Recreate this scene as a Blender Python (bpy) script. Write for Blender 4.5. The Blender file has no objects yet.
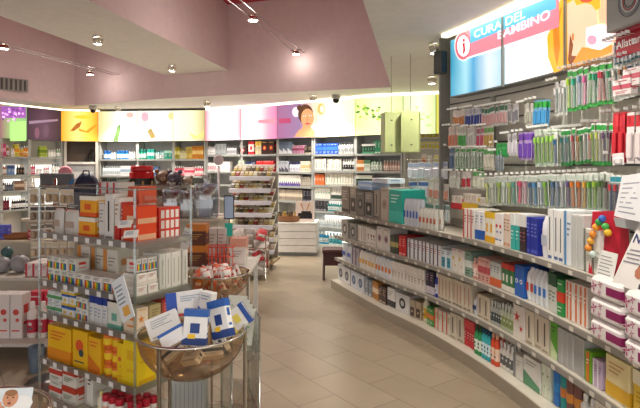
import bpy, math, random
from mathutils import Vector, Matrix
random.seed(7)
COL = bpy.context.scene.collection
F = 530.0; HZ = 165.0; EYE = 1.6

# ------------------------------------------------------------------ colours and materials
def lin(c):
    if isinstance(c, str):
        c = c.lstrip('#'); c = tuple(int(c[i:i+2], 16)/255 for i in (0, 2, 4))
    return tuple((v/12.92 if v <= .04045 else ((v+.055)/1.055)**2.4) for v in c)
_m = {}
def M(c, rough=.45, metal=0.0, emit=0.0, clear=None):
    k = (c, rough, metal, emit)
    if k in _m: return _m[k]
    m = bpy.data.materials.new('paint_'+str(c).lstrip('#')); m.use_nodes = True
    b = m.node_tree.nodes['Principled BSDF']; col = (*lin(c), 1)
    b.inputs['Base Color'].default_value = col
    b.inputs['Roughness'].default_value = rough; b.inputs['Metallic'].default_value = metal
    if emit:
        b.inputs['Emission Color'].default_value = col; b.inputs['Emission Strength'].default_value = emit
    elif metal == 0:
        nt = m.node_tree; n = nt.nodes.new('ShaderNodeTexNoise'); n.inputs['Scale'].default_value = 9
        tc = nt.nodes.new('ShaderNodeTexCoord'); nt.links.new(tc.outputs['Object'], n.inputs['Vector'])
        mx = nt.nodes.new('ShaderNodeMix'); mx.data_type = 'RGBA'
        mx.inputs[6].default_value = tuple(v*.9 for v in col[:3])+(1,)
        mx.inputs[7].default_value = tuple(min(1, v*1.06) for v in col[:3])+(1,)
        nt.links.new(n.outputs['Fac'], mx.inputs[0]); nt.links.new(mx.outputs[2], b.inputs['Base Color'])
    _m[k] = m; return m
def acrylic(name, tint='#ffffff', gloss=.12, rough=.05):
    m = bpy.data.materials.new(name); m.use_nodes = True; nt = m.node_tree; nt.nodes.clear()
    o = nt.nodes.new('ShaderNodeOutputMaterial'); t = nt.nodes.new('ShaderNodeBsdfTransparent')
    g = nt.nodes.new('ShaderNodeBsdfGlossy'); mx = nt.nodes.new('ShaderNodeMixShader')
    fr = nt.nodes.new('ShaderNodeLayerWeight'); fr.inputs['Blend'].default_value = .25
    ad = nt.nodes.new('ShaderNodeMath'); ad.operation = 'MULTIPLY_ADD'; ad.inputs[1].default_value = .7; ad.inputs[2].default_value = gloss
    t.inputs['Color'].default_value = (*lin(tint), 1); g.inputs['Roughness'].default_value = rough
    nt.links.new(fr.outputs['Facing'], ad.inputs[0]); nt.links.new(ad.outputs[0], mx.inputs[0])
    nt.links.new(t.outputs[0], mx.inputs[1]); nt.links.new(g.outputs[0], mx.inputs[2]); nt.links.new(mx.outputs[0], o.inputs[0])
    return m
ACR = acrylic('clear_acrylic', '#f4f8f6', .05)
EDGE = acrylic('acrylic_edge', '#dbe4e0', .18, .15)
FROST = acrylic('price_lip', '#e2e4e2', .2, .35)
BLIS = acrylic('blister_plastic', '#f4faf8', .24, .25)
AMBER = acrylic('amber_bowl', '#dcc3a0', .07, .12)
FILM = acrylic('gift_film', '#dfe6ee', .35, .2)
CHROME = M('#d8d4cc', .12, 1.0); STEEL = M('#9a9a98', .3, 1.0)
WHITE = M('#eceae4'); PRICE = M('#f2efe6')

# ------------------------------------------------------------------ mesh builder
class MB:
    def __init__(s): s.v = []; s.f = []; s.mi = []; s.mats = []; s.sm = []
    def _m(s, m):
        if isinstance(m, str): m = M(m)
        if m not in s.mats: s.mats.append(m)
        return s.mats.index(m)
    def poly(s, pts, m, smooth=False):
        k = len(s.v); s.v += [tuple(p) for p in pts]; s.f.append(list(range(k, k+len(pts)))); s.mi.append(s._m(m)); s.sm.append(smooth)
    def faces(s, v, f, m, smooth=False):
        k = len(s.v); s.v += [tuple(p) for p in v]; i = s._m(m)
        for a in f: s.f.append([k+q for q in a]); s.mi.append(i); s.sm.append(smooth)
    def box(s, cx, cy, z0, sx, sy, sz, m, T=None):
        v = [(cx+a*sx/2, cy+b*sy/2, z0+c*sz) for c in (0, 1) for b in (-1, 1) for a in (-1, 1)]
        if T: v = [T(Vector(p)) for p in v]
        s.faces(v, [(0,2,3,1),(4,5,7,6),(0,1,5,4),(2,6,7,3),(0,4,6,2),(1,3,7,5)], m)
    def bbox(s, cx, cy, z0, sx, sy, sz, m, r=.004):      # box with chamfered edges
        r = min(r, sx*.3, sy*.3, sz*.3); v = []
        for c in (0, 1):
            for b in (-1, 1):
                for a in (-1, 1):
                    X, Y, Z = cx+a*sx/2, cy+b*sy/2, z0+c*sz; dz = r if c == 0 else -r
                    v += [(X, Y-b*r, Z+dz), (X-a*r, Y, Z+dz), (X-a*r, Y-b*r, Z)]
        I = lambda a, b, c, k: ((c*2+b)*2+a)*3+k
        f = [[I(1,0,0,0),I(1,1,0,0),I(1,1,1,0),I(1,0,1,0)], [I(0,0,0,0),I(0,0,1,0),I(0,1,1,0),I(0,1,0,0)],
             [I(0,0,0,1),I(1,0,0,1),I(1,0,1,1),I(0,0,1,1)], [I(0,1,0,1),I(0,1,1,1),I(1,1,1,1),I(1,1,0,1)],
             [I(0,0,1,2),I(1,0,1,2),I(1,1,1,2),I(0,1,1,2)], [I(0,0,0,2),I(0,1,0,2),I(1,1,0,2),I(1,0,0,2)]]
        for c in (0,1):
            for b in (0,1):
                f.append([I(0,b,c,1),I(1,b,c,1),I(1,b,c,2),I(0,b,c,2)]); f.append([I(b,0,c,0),I(b,1,c,0),I(b,1,c,2),I(b,0,c,2)])
                f.append([I(c,b,0,0),I(c,b,1,0),I(c,b,1,1),I(c,b,0,1)])
                for a in (0,1): f.append([I(a,b,c,0),I(a,b,c,1),I(a,b,c,2)])
        s.faces(v, f, m)
    def lathe(s, prof, m, seg=14, cx=0, cy=0, sx=1, sy=1, cap=True, smooth=True):
        v = []; f = []; n = len(prof)
        for r, z in prof:
            for k in range(seg):
                a = 2*math.pi*k/seg; v.append((cx+sx*r*math.cos(a), cy+sy*r*math.sin(a), z))
        for i in range(n-1):
            for k in range(seg): f.append([i*seg+k, i*seg+(k+1) % seg, (i+1)*seg+(k+1) % seg, (i+1)*seg+k])
        if cap: f.append(list(range(seg))[::-1]); f.append([(n-1)*seg+k for k in range(seg)])
        s.faces(v, f, m, smooth)
    def tube(s, pts, r, m, seg=8, closed=False):
        pts = [Vector(p) for p in pts]; n = len(pts); v = []; f = []; up = None
        for i, p in enumerate(pts):
            t = (pts[(i+1) % n]-pts[i-1]) if closed else (pts[min(i+1, n-1)]-pts[max(i-1, 0)])
            t = t.normalized() if t.length > 1e-9 else Vector((0,0,1))
            if up is None: up = Vector((0,0,1)) if abs(t.z) < .9 else Vector((1,0,0))
            a = t.cross(up).normalized(); b = a.cross(t).normalized(); up = b
            for k in range(seg):
                q = 2*math.pi*k/seg; v.append(p+r*(math.cos(q)*a+math.sin(q)*b))
        for i in range(n if closed else n-1):
            j = (i+1) % n
            for k in range(seg): f.append([i*seg+k, i*seg+(k+1) % seg, j*seg+(k+1) % seg, j*seg+k])
        if not closed: f.append(list(range(seg))); f.append([(n-1)*seg+k for k in range(seg)])
        s.faces(v, f, m, True)
    def ball(s, c, r, m, seg=12, sz=1.0, sx=1.0, sy=1.0):
        pr = [(max(r*math.sin(math.pi*i/8), 1e-4), c[2]-r*sz*math.cos(math.pi*i/8)) for i in range(9)]
        s.lathe(pr, m, seg, c[0], c[1], sx, sy, False)
    def build(s, name, parent=None):
        me = bpy.data.meshes.new(name); me.from_pydata([tuple(p) for p in s.v], [], s.f)
        for m in s.mats: me.materials.append(m)
        me.polygons.foreach_set('material_index', s.mi); me.polygons.foreach_set('use_smooth', s.sm); me.update()
        o = bpy.data.objects.new(name, me); COL.objects.link(o)
        if parent: o.parent = parent
        return o
LABELS = {}
def tag(o, label, cat, group=None):
    if len(label.split()) > 16: print('LONG LABEL', len(label.split()), label)
    if label in LABELS: print('DUP LABEL', label)
    LABELS[label] = 1
    o['label'] = label; o['category'] = cat
    if group: o['group'] = group
    return o
def struct(o): o['kind'] = 'structure'; return o
def empty(name, loc, rz=0):
    o = bpy.data.objects.new(name, None); COL.objects.link(o); o.location = loc; o.rotation_euler = (0, 0, rz); o.empty_display_size = .05
    return o
def copy_tree(o):
    c = o.copy(); COL.objects.link(c)
    for ch in o.children:
        d = ch.copy(); COL.objects.link(d); d.parent = c
    return c
def world(px, py, Y): return Vector(((px-320)/F*Y, Y, EYE+(HZ-py)/F*Y))

# ------------------------------------------------------------------ paths: rightwards along a front, d = depth behind it
class Path:
    def __init__(s, pts, smooth=False):
        pts = [Vector(p) for p in pts]
        if smooth:
            out = []; P = [pts[0]*2-pts[1]]+pts+[pts[-1]*2-pts[-2]]
            for i in range(1, len(P)-2):
                for k in range(12):
                    t = k/12; a, b, c, d = P[i-1], P[i], P[i+1], P[i+2]
                    out.append(.5*((2*b)+(c-a)*t+(2*a-5*b+4*c-d)*t*t+(3*b-a-3*c+d)*t**3))
            out.append(pts[-1]); pts = out
        s.p = pts; s.s = [0]
        for i in range(1, len(pts)): s.s.append(s.s[-1]+(pts[i]-pts[i-1]).length)
        s.L = s.s[-1]
        s.t = []
        for i in range(len(pts)):
            a = pts[max(i-1, 0)]; b = pts[min(i+1, len(pts)-1)]; s.t.append((b-a).normalized())
    def at(s, q, d=0.0):
        q = max(0, min(s.L, q)); i = 0
        while i < len(s.s)-2 and s.s[i+1] < q: i += 1
        k = (q-s.s[i])/(s.s[i+1]-s.s[i]); p = s.p[i].lerp(s.p[i+1], k); t = s.t[i].lerp(s.t[i+1], k).normalized()
        return p+Vector((-t.y, t.x))*d, t
    def px(s, q, d=0.0):
        p, t = s.at(q, d); return 320+F*p.x/p.y
    def spx(s, x, d=0.0):
        lo, hi = 0, s.L
        for _ in range(40):
            m = (lo+hi)/2
            if s.px(m, d) < x: lo = m
            else: hi = m
        return lo
    def pt(s, x, y, d=0.0):            # point of the photograph on this surface
        p, t = s.at(s.spx(x, d), d); return Vector((p.x, p.y, EYE+(HZ-y)/F*p.y))
    def map(s, q, z, d):
        p, t = s.at(q, d); return Vector((p.x, p.y, z))
    def ribbon(s, mb, q0, q1, d0, d1, z0, z1, m, step=.12):
        n = max(1, int((q1-q0)/step)); v = []; f = []
        for i in range(n+1):
            q = q0+(q1-q0)*i/n
            for d, z in ((d0, z0), (d1, z0), (d1, z1), (d0, z1)): v.append(s.map(q, z, d))
        for i in range(n):
            for k in range(4): f.append([i*4+k, (i+1)*4+k, (i+1)*4+(k+1) % 4, i*4+(k+1) % 4])
        f.append([3,2,1,0]); f.append([n*4+k for k in range(4)])
        mb.faces(v, f, m)

# ------------------------------------------------------------------ goods
def decor(mb, w, d, h, st, c):
    e = .0012; y = -d/2-e
    def panel(x0, x1, z0, z1, m, yy=0):
        mb.poly([(w*(x0-.5), y-yy, h*z0), (w*(x1-.5), y-yy, h*z0), (w*(x1-.5), y-yy, h*z1), (w*(x0-.5), y-yy, h*z1)], m)
    def lines(z, n, m, x0=.15, x1=.8):
        for k in range(n): panel(x0, x1-.12*(k % 3), z-.05*k*2, z-.05*k*2+.035, m, .0006)
    def wrap(z0, z1, m): mb.box(0, 0, h*z0, w+2*e, d+2*e, h*(z1-z0), m)
    def disc(x, z, r, m, yy=.0006, k=12, a0=0):
        mb.poly([(w*(x-.5)+r*math.cos(a0+2*math.pi*i/k), y-yy, h*z+r*math.sin(a0+2*math.pi*i/k)) for i in range(k)], m)
    def star(x, z, r, m):
        P = []
        for i in range(10):
            q = r*(1 if i % 2 == 0 else .35); P.append((w*(x-.5)+q*math.sin(math.pi*i/5), y-.0006, h*z+q*math.cos(math.pi*i/5)))
        mb.poly(P, m)
    if st == 'band': wrap(.38, .66, c[0]); lines(.86, 1, c[1]); lines(.22, 2, c[1])
    elif st == 'top': wrap(.68, 1.0, c[0]); mb.box(0, 0, h, w*.99, d*.99, e, c[0]); lines(.5, 3, c[1])
    elif st == 'bottom': wrap(.04, .36, c[0]); lines(.82, 3, c[1])
    elif st == 'both': wrap(.8, 1.0, c[0]); wrap(.02, .22, c[1]); panel(.3, .7, .35, .62, c[1])
    elif st == 'text': lines(.8, 4, c[0]); panel(.1, .9, .05, .14, c[1])
    elif st == 'vtext': panel(.38, .56, .2, .85, c[0]); panel(.1, .9, .04, .1, c[1])
    elif st == 'circle': disc(.5, .5, min(w, h)*.3, c[0]); disc(.5, .5, min(w, h)*.16, c[1], .0012); lines(.9, 1, c[1])
    elif st == 'vstripe': panel(.3, .72, .03, .97, c[0]); lines(.7, 2, c[1], .35, .68)
    elif st == 'edge': panel(0, .3, 0, 1, c[0]); lines(.75, 3, c[1], .4, .95)
    elif st == 'multi':
        panel(.08, .92, .12, .62, '#3a3a3a')
        for k, cc in enumerate(c[:4]): panel(.1+.2*k, .29+.2*k, .14, .6, cc, .0006)
        lines(.86, 2, '#555555')
    elif st == 'diag':
        mb.poly([(-w/2, y, 0), (w/2, y, 0), (w/2, y, h*.18), (-w/2, y, h*.5)], c[0]); lines(.85, 2, c[1])
    elif st == 'flower': star(.35, .6, min(w, h)*.3, c[0]); star(.7, .3, min(w, h)*.18, c[0]); lines(.92, 1, c[1])
    elif st == 'photo': panel(.12, .88, .1, .6, c[0]); disc(.5, .36, min(w, h)*.14, c[1], .001); lines(.86, 2, c[1])
    elif st == 'grid':
        for i in range(4):
            for j in range(3): panel(.06+.235*i, .22+.235*i, .06+.31*j, .3+.31*j, c[0])
    elif st == 'crate':
        for j in range(2):
            for i in range(9): panel(.05+.1*i, .12+.1*i, .12+.42*j, .26+.42*j, c[0])
    elif st == 'ribs':
        for i in range(8): panel(.04+.12*i, .07+.12*i, .03, .97, c[0])
    elif st == 'blob': disc(.5, .6, min(w, h)*.26, c[0]); disc(.62, .42, min(w, h)*.16, c[1], .0009); lines(.16, 1, c[1])
def carton(w, d, h, c, st='text', dc=('#444444', '#999999')):
    mb = MB(); mb.bbox(0, 0, 0, w, d, h, c, min(.0025, w*.04))
    decor(mb, w, d, h, st, dc)
    # printed sides and the closing flap line
    for sx in (-1, 1):
        X = sx*(w/2+.0012)
        for z0, z1 in ((.55, .75), (.3, .36)):
            mb.poly([(X, -d*.3, h*z0), (X, d*.2, h*z0), (X, d*.2, h*z1), (X, -d*.3, h*z1)], dc[0])
    mb.box(0, d*.1, h, w*.9, .0016, .0006, '#8d8a84')
    return 'carton', 'carton', mb, []
def bottle(w, d, h, c, cap='#f4f4f4', lab='#ffffff', st=None):
    r = w/2; mb = MB(); sy = min(1.0, max(.55, d/w))
    mb.lathe([(r*.88, 0), (r, h*.02), (r, h*.62), (r*.92, h*.7), (r*.45, h*.79), (r*.4, h*.82)], c, 14, sy=sy)
    mb.lathe([(r*1.012, h*.15), (r*1.012, h*.52)], lab, 14, sy=sy, cap=False)
    mb.box(0, -r*sy*1.0, h*.25, r*.9, .002, h*.05, '#666666'); mb.box(0, -r*sy*1.0, h*.36, r*.6, .003, h*.08, cap)
    cb = MB(); cb.lathe([(r*.5, h*.8), (r*.52, h*.81), (r*.48, h*.98), (r*.4, h)], cap, 12, sy=max(sy, .8))
    return 'bottle', 'bottle', mb, [('cap', cb)]
def spray(w, d, h, c, cap='#e8662a', lab='#dddddd', st=None):       # aerosol can
    r = w/2; mb = MB(); mb.lathe([(r*.94, 0), (r, h*.02), (r, h*.72), (r*.9, h*.77), (r*.75, h*.79)], c, 14)
    mb.lathe([(r*1.012, h*.3), (r*1.012, h*.5)], lab, 14, cap=False)
    cb = MB(); cb.lathe([(r*.86, h*.78), (r*.86, h*.9), (r*.7, h*.97), (r*.5, h)], cap, 12)
    return 'spray_can', 'spray can', mb, [('cap', cb)]
def tube_(w, d, h, c, cap='#ffffff', lab='#cc3344', st=None):
    mb = MB(); v = []; f = []; n = 10
    for i, (a, b, z) in enumerate(((.42, .42, .16), (.5, .48, .3), (.5, .3, .7), (.52, .03, 1.0))):
        for k in range(n): q = 2*math.pi*k/n; v.append((w*a*math.cos(q), min(w, d)*b*math.sin(q), h*z))
    for i in range(3):
        for k in range(n): f.append([i*n+k, i*n+(k+1) % n, (i+1)*n+(k+1) % n, (i+1)*n+k])
    f.append(list(range(3*n, 4*n))); mb.faces(v, f, c, True)
    mb.box(0, -min(w, d)*.42, h*.4, w*.6, .004, h*.25, lab)
    cb = MB(); cb.lathe([(w*.4, 0), (w*.4, h*.14), (w*.36, h*.17)], cap, 10)
    return 'tube', 'tube', mb, [('cap', cb)]
def jar(w, d, h, c, cap='#cc2233', lab='#ffffff', st=None):
    r = w/2; mb = MB(); mb.lathe([(r*.9, 0), (r*.97, h*.04), (r*.97, h*.66), (r*.8, h*.73), (r*.78, h*.76)], c, 14)
    mb.lathe([(r*.99, h*.16), (r*.99, h*.56)], lab, 14, cap=False)
    cb = MB(); cb.lathe([(r*.88, h*.74), (r*.92, h*.76), (r*.92, h*.96), (r*.85, h)], cap, 14)
    return 'jar', 'jar', mb, [('lid', cb)]
def pouch(w, d, h, c, cap='#2255bb', lab='#ffffff', st=None):
    mb = MB(); v = []; f = []; nx, nz = 6, 6
    for s in (-1, 1):
        for j in range(nz+1):
            for i in range(nx+1):
                a = i/nx*2-1; b = j/nz*2-1; t = (1-a**4)*(1-b**4 if b > 0 else 1-.2*b**4)
                v.append((a*w/2*(1-.06*abs(b)), s*d/2*t*.9+.0006*s, h*j/nz))
    N = (nx+1)*(nz+1)
    for s in (0, 1):
        for j in range(nz):
            for i in range(nx):
                q = s*N+j*(nx+1)+i; f.append([q, q+1, q+nx+2, q+nx+1])
    mb.faces(v, f, c, True)
    mb.faces([p for p in [(-w*.32, -d*.47, h*.3), (w*.32, -d*.47, h*.3), (w*.32, -d*.47, h*.55), (-w*.32, -d*.47, h*.55)]], [(0,1,2,3)], lab)
    mb.box(0, 0, h*.9, w*.9, .004, h*.1, cap)
    return 'pouch', 'pouch', mb, []
def brush(w, d, h, c, head='#f6f6f6', card='#2c9a3a', st=None):      # toothbrush in a blister on a card
    mb = MB(); mb.box(0, d*.4, 0, w, .001, h, '#f0f1ee'); mb.box(0, d*.4-.001, h*.84, w, .001, h*.12, card); mb.box(0, d*.4-.001, 0, w, .001, h*.1, card)
    mb.box(0, 0, h*.08, w*.8, d*.7, h*.74, BLIS)
    tb = MB(); r = w*.17
    tb.tube([(0, 0, h*.1), (w*.03, 0, h*.25), (-w*.02, 0, h*.45), (0, 0, h*.6), (0, 0, h*.78)], r, c, 6)
    tb.box(0, -r*1.2, h*.63, r*2.2, r*1.4, h*.15, head)
    return 'toothbrush_pack', 'toothbrush pack', mb, [('toothbrush', tb)]
def blister(w, d, h, c, cap='#2c9a3a', lab='#ffffff', st=None):      # small hanging pack with a bubble
    mb = MB(); mb.box(0, d*.4, 0, w, .001, h, lab); mb.box(0, d*.4-.001, h*.72, w, .001, h*.22, cap)
    bb = MB(); bb.bbox(0, 0, h*.1, w*.7, d*.7, h*.5, c, .006)
    return 'blister_pack', 'blister pack', mb, [('bubble', bb)]
KIND = dict(carton=carton, bottle=bottle, spray=spray, tube=tube_, jar=jar, pouch=pouch, brush=brush, blister=blister)
ORD = ['first','second','third','fourth','fifth','sixth','seventh','eighth','ninth','tenth','eleventh','twelfth']
NUM = ['','one','two','three','four','five','six','seven','eight','nine','ten','eleven','twelve']
def ordw(i): return ORD[i] if i < 12 else str(i+1)+('st','nd','rd','th')[0 if (i+1)%10==1 else 1 if (i+1)%10==2 else 2 if (i+1)%10==3 else 3]
def numw(n): return NUM[n] if n <= 12 else str(n)
def run(path, x0, x1, z, n, hpx, kind, c, desc, place, st='text', dc=('#444444','#999999'), d=.03, depth=.13, rows=1, stack=1, fill=.93, group=None, H=None, turn=0, cat=None, hang=False):
    s0, s1 = path.spx(x0, d), path.spx(x1, d)
    if s1-s0 < .004: return
    W = (s1-s0)/n
    if path is WALL and not hang: hpx = min(hpx*1.22, 13)
    pm, tm = path.at((s0+s1)/2, d); h = H if H else hpx*pm.y/F/stack
    w = W*fill
    if kind in ('bottle', 'spray', 'jar', 'tube'): depth = min(max(w, .02), .09)
    nm, ct, mb, kids = KIND[kind](w, depth, h, c, st, dc) if kind == 'carton' else KIND[kind](w, depth, h, c, *dc)
    proto = mb.build(nm)
    for kn, kb in kids: kb.build(kn, proto)
    if kind == 'carton' and path is WALL: proto.name = 'cosmetic_box'; ct = 'cosmetics box'
    elif kind == 'carton' and place.startswith('stand'): proto.name = 'medicine_box'; ct = 'medicine box'
    first = True
    g = group or (desc.split(',')[0]+' run, '+place)
    for r in range(rows):
        for k in range(stack):
            for i in range(n):
                o = proto if first else copy_tree(proto); first = False
                p, t = path.at(s0+W*(i+.5), d+depth/2+r*(depth*1.05+.002)+(random.uniform(0, .012) if rows == 1 and not hang else 0))
                o.location = (p.x, p.y, z+k*(h+.001)+.0005)
                j = 0 if hang else random.uniform(-.012, .012)
                if hang and kind in ('brush', 'blister'): o.location.z += random.uniform(-.008, .004)
                o.rotation_euler = (random.uniform(-.05, .05) if hang else 0, random.uniform(-.05, .05) if hang else 0, math.atan2(t.y, t.x)+j+turn)
                lab = desc
                if n > 1: lab += ', %s of %s' % (ordw(i), numw(n))
                if stack == 2: lab += (', lower', ', upper')[k]
                elif stack > 2: lab += ', %s layer' % ordw(k)
                if rows > 1: lab += (', front row', ', second row', ', third row', ', fourth row')[r]
                tag(o, lab+', '+place, cat or ct, g if n*rows*stack > 1 else None)

def text_verts(txt, size):
    cu = bpy.data.curves.new('t', 'FONT'); cu.body = txt; cu.size = size; cu.resolution_u = 3; cu.offset = size*.012
    ob = bpy.data.objects.new('t', cu); COL.objects.link(ob); bpy.context.view_layer.update()
    me = bpy.data.meshes.new_from_object(ob.evaluated_get(bpy.context.evaluated_depsgraph_get()))
    v = [tuple(x.co) for x in me.vertices]; f = [list(p.vertices) for p in me.polygons]
    bpy.data.objects.remove(ob); bpy.data.meshes.remove(me); return v, f

# ------------------------------------------------------------------ key lines of the shop plan
D = Vector((.182, 1)).normalized()
LOW = 2.85; BEAM = 3.29; TOPZ = 4.46
WALL = Path([((px-320)/F*Z, Z) for px, Z in ((-90, 9.3), (0, 10.4), (62, 11.7), (98, 11.9), (205, 11.6), (262, 10.9), (315, 10.1), (375, 9.3), (450, 8.9), (560, 8.6), (700, 8.5))])
GON = Path([(.20,6.95),(.43,6.3),(.71,5.55),(.98,4.95),(1.23,4.2),(1.38,3.55),(1.455,3.0),(1.50,2.5),(1.53,1.9),(1.55,1.3)], True)
FACE = Path([(-7.6, 8.2), (-5.92, 9.8), (-5.18, 11.2), (-2.93, 9.96), (-1.64, 9.46), (1.14, 8.5)])

# floor
fm = bpy.data.materials.new('stoneware_tiles'); fm.use_nodes = True; nt = fm.node_tree; b = nt.nodes['Principled BSDF']
tc = nt.nodes.new('ShaderNodeTexCoord'); mp = nt.nodes.new('ShaderNodeMapping'); br = nt.nodes.new('ShaderNodeTexBrick')
A = math.atan2(.813, -.583)
mp.vector_type = 'TEXTURE'; mp.inputs['Rotation'].default_value = (0, 0, A); mp.inputs['Location'].default_value = (-.437, 4.45, 0)
br.offset = .5; br.inputs['Scale'].default_value = 1; br.inputs['Brick Width'].default_value = .62; br.inputs['Row Height'].default_value = .31
br.inputs['Mortar Size'].default_value = .0035; br.inputs['Mortar Smooth'].default_value = .3
br.inputs['Color1'].default_value = (*lin('#b3a48e'), 1); br.inputs['Color2'].default_value = (*lin('#a99a84'), 1); br.inputs['Mortar'].default_value = (*lin('#7d6f5e'), 1)
ns = nt.nodes.new('ShaderNodeTexNoise'); ns.inputs['Scale'].default_value = 2.5; ns.inputs['Detail'].default_value = 6
mx = nt.nodes.new('ShaderNodeMix'); mx.data_type = 'RGBA'; mx.blend_type = 'MULTIPLY'; mx.inputs[0].default_value = .3
nt.links.new(tc.outputs['Object'], mp.inputs[0]); nt.links.new(mp.outputs[0], br.inputs['Vector']); nt.links.new(tc.outputs['Object'], ns.inputs['Vector'])
nt.links.new(br.outputs['Color'], mx.inputs[6]); nt.links.new(ns.outputs['Fac'], mx.inputs[7]); nt.links.new(mx.outputs[2], b.inputs['Base Color'])
b.inputs['Roughness'].default_value = .28
m = MB(); m.box(-2, 5.5, -.1, 12, 15, .1, fm); struct(m.build('floor'))

# walls
PLASTER = M('#e2e0de', .8); PINKW = M('#c9b2b3', .7); RED = M('#a51c2e', .6)
m = MB(); WALL.ribbon(m, 0, WALL.L, .42, .55, 0, LOW+.05, M('#b9b6b0', .7)); struct(m.build('wall_back'))
m = MB(); m.box(-7.75, 4, 0, .15, 11, TOPZ, PLASTER); struct(m.build('wall_left'))
m = MB(); m.box(3.3, 4, 0, .15, 11, TOPZ, PLASTER); struct(m.build('wall_right'))

# ceiling: low perimeter, the high recess with its red lid, the beam crossing it
m = MB(); inner = [FACE.p[i] for i in range(6)]; BR = FACE.p[-1]
outer = [Vector((-9, 8.5)), Vector((-8.5, 12)), Vector((-6, 13.4)), Vector((-2.5, 13.2)), Vector((-.8, 13)), Vector((2.2, 12.5))]
for i in range(5):
    a, b2, c2, d2 = inner[i], inner[i+1], outer[i+1], outer[i]
    m.poly([(*a, LOW), (*d2, LOW), (*c2, LOW), (*b2, LOW)], PLASTER)
FR = BR - D*10.5
m.poly([(*BR, LOW), (*outer[5], LOW), (5, 12.5, LOW), (5, -2, LOW), (*FR, LOW)], PLASTER)
m.box(-2, -2.05, LOW, 14, .1, TOPZ-LOW, PLASTER); m.poly([(-9, -2, LOW), (5, -2, LOW), (5, -3.5, LOW), (-9, -3.5, LOW)], PLASTER)  # unseen upper closure behind the camera, added to keep light out of the recess
struct(m.build('ceiling'))
m = MB()
for i in range(5):
    a, b2 = inner[i], inner[i+1]
    t = (b2-a).normalized(); nn = Vector((-t.y, t.x))*.05
    m.poly([(*a, LOW), (*b2, LOW), (*b2, TOPZ), (*a, TOPZ)], PINKW)
m.poly([(*BR, LOW), (*FR, LOW), (*FR, TOPZ), (*BR, TOPZ)], PINKW)
struct(m.build('ceiling_recess_wall'))
m = MB(); m.poly([(-9, -2, TOPZ), (5, -2, TOPZ), (5, 13.5, TOPZ), (-9, 13.5, TOPZ)], RED); struct(m.build('ceiling_recess_top'))
# beam
m = MB(); l1 = Vector((-2.91, 9.96)); l2 = Vector((-1.642, 9.46)); l1b = l1-D*11.5; l2b = l2-D*11
vv = [(*l1, BEAM), (*l2, BEAM), (*l2b, BEAM), (*l1b, BEAM), (*l1, TOPZ), (*l2, TOPZ), (*l2b, TOPZ), (*l1b, TOPZ)]
m.faces(vv, [(0,1,2,3)], PLASTER); m.faces(vv, [(1,5,6,2), (0,3,7,4), (2,6,7,3)], PINKW)
struct(m.build('ceiling_beam'))

# ------------------------------------------------------------------ lights
def add_light(kind, loc, energy, color, parent=None, size=.1, spot=2.0, rot=(0,0,0)):
    l = bpy.data.lights.new('lamp_light', kind); l.energy = energy; l.color = color
    if kind == 'SPOT': l.spot_size = spot; l.spot_blend = .6; l.shadow_soft_size = size
    elif kind == 'POINT': l.shadow_soft_size = size
    elif kind == 'AREA': l.shape = 'RECTANGLE'; l.size = size; l.size_y = spot
    o = bpy.data.objects.new('lamp_light', l); COL.objects.link(o); o.location = loc; o.rotation_euler = rot
    if parent: o.parent = parent
    return o
GLOW = M('#fff6e2', .5, 0, 14)
def ceiling_spot(x, y, z, label, energy=70, r=.055, aim=(0, 0)):
    t = tag(empty('ceiling_spotlight', (x, y, z)), label, 'spotlight', 'ceiling spotlights')
    m = MB(); m.lathe([(r*1.15, -.012), (r*1.15, 0)], CHROME, 18); m.build('ceiling_plate', t)
    m = MB(); m.lathe([(r*.35, -.03), (r*.35, -.012)], CHROME, 12); m.lathe([(r*.92, -.11), (r, -.1), (r, -.04), (r*.6, -.028)], CHROME, 18, cap=False)
    m.tube([(r*1.1, 0, -.01), (r*1.15, 0, -.07)], .006, CHROME); m.tube([(-r*1.1, 0, -.01), (-r*1.15, 0, -.07)], .006, CHROME)
    m.build('lamp_housing', t)
    m = MB(); m.lathe([(r*.8, -.108), (r*.8, -.1)], GLOW, 18); m.build('lamp_lens', t)
    add_light('SPOT', (0, 0, -.125), energy, (1, .93, .82), t, .05, 2.3, (aim[0], aim[1], 0))
def at_z(px, py, z):
    Y = (z-EYE)*F/(HZ-py); return (px-320)/F*Y, Y
for px, py, z, lb, en in ((98, 36, BEAM, 'chrome spotlight on the white beam, nearer of the two', 220), (172, 65, BEAM, 'chrome spotlight at the far end of the white beam', 260),
                      (435, 43, LOW, 'lit chrome spotlight on the low ceiling beside the baby banner', 90), (432, 76, LOW, 'smaller chrome spotlight behind the one beside the baby banner', 90),
                      (118, 107, LOW, 'recessed spotlight above the cucumber picture, back left ceiling strip', 200), (207, 101, LOW, 'recessed spotlight on back ceiling strip above white glowing picture', 220),
                      (313, 95, LOW, 'recessed spotlight on back ceiling strip above the woman portrait', 200)):
    x, y = at_z(px, py, z); ceiling_spot(x, y, z, lb, en)
for i, (x, y) in enumerate(((.9, 3.2), (.9, 1.4), (2.0, 4.6), (.5, -.3), (-4.9, 8.9))):  # extra spotlights out of view, added to brighten the curved shelving
    if i < 4: ceiling_spot(x, y, LOW, 'added unseen chrome spotlight on the low ceiling towards the viewer, %s from the shelving' % ORD[i], 110)
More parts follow.
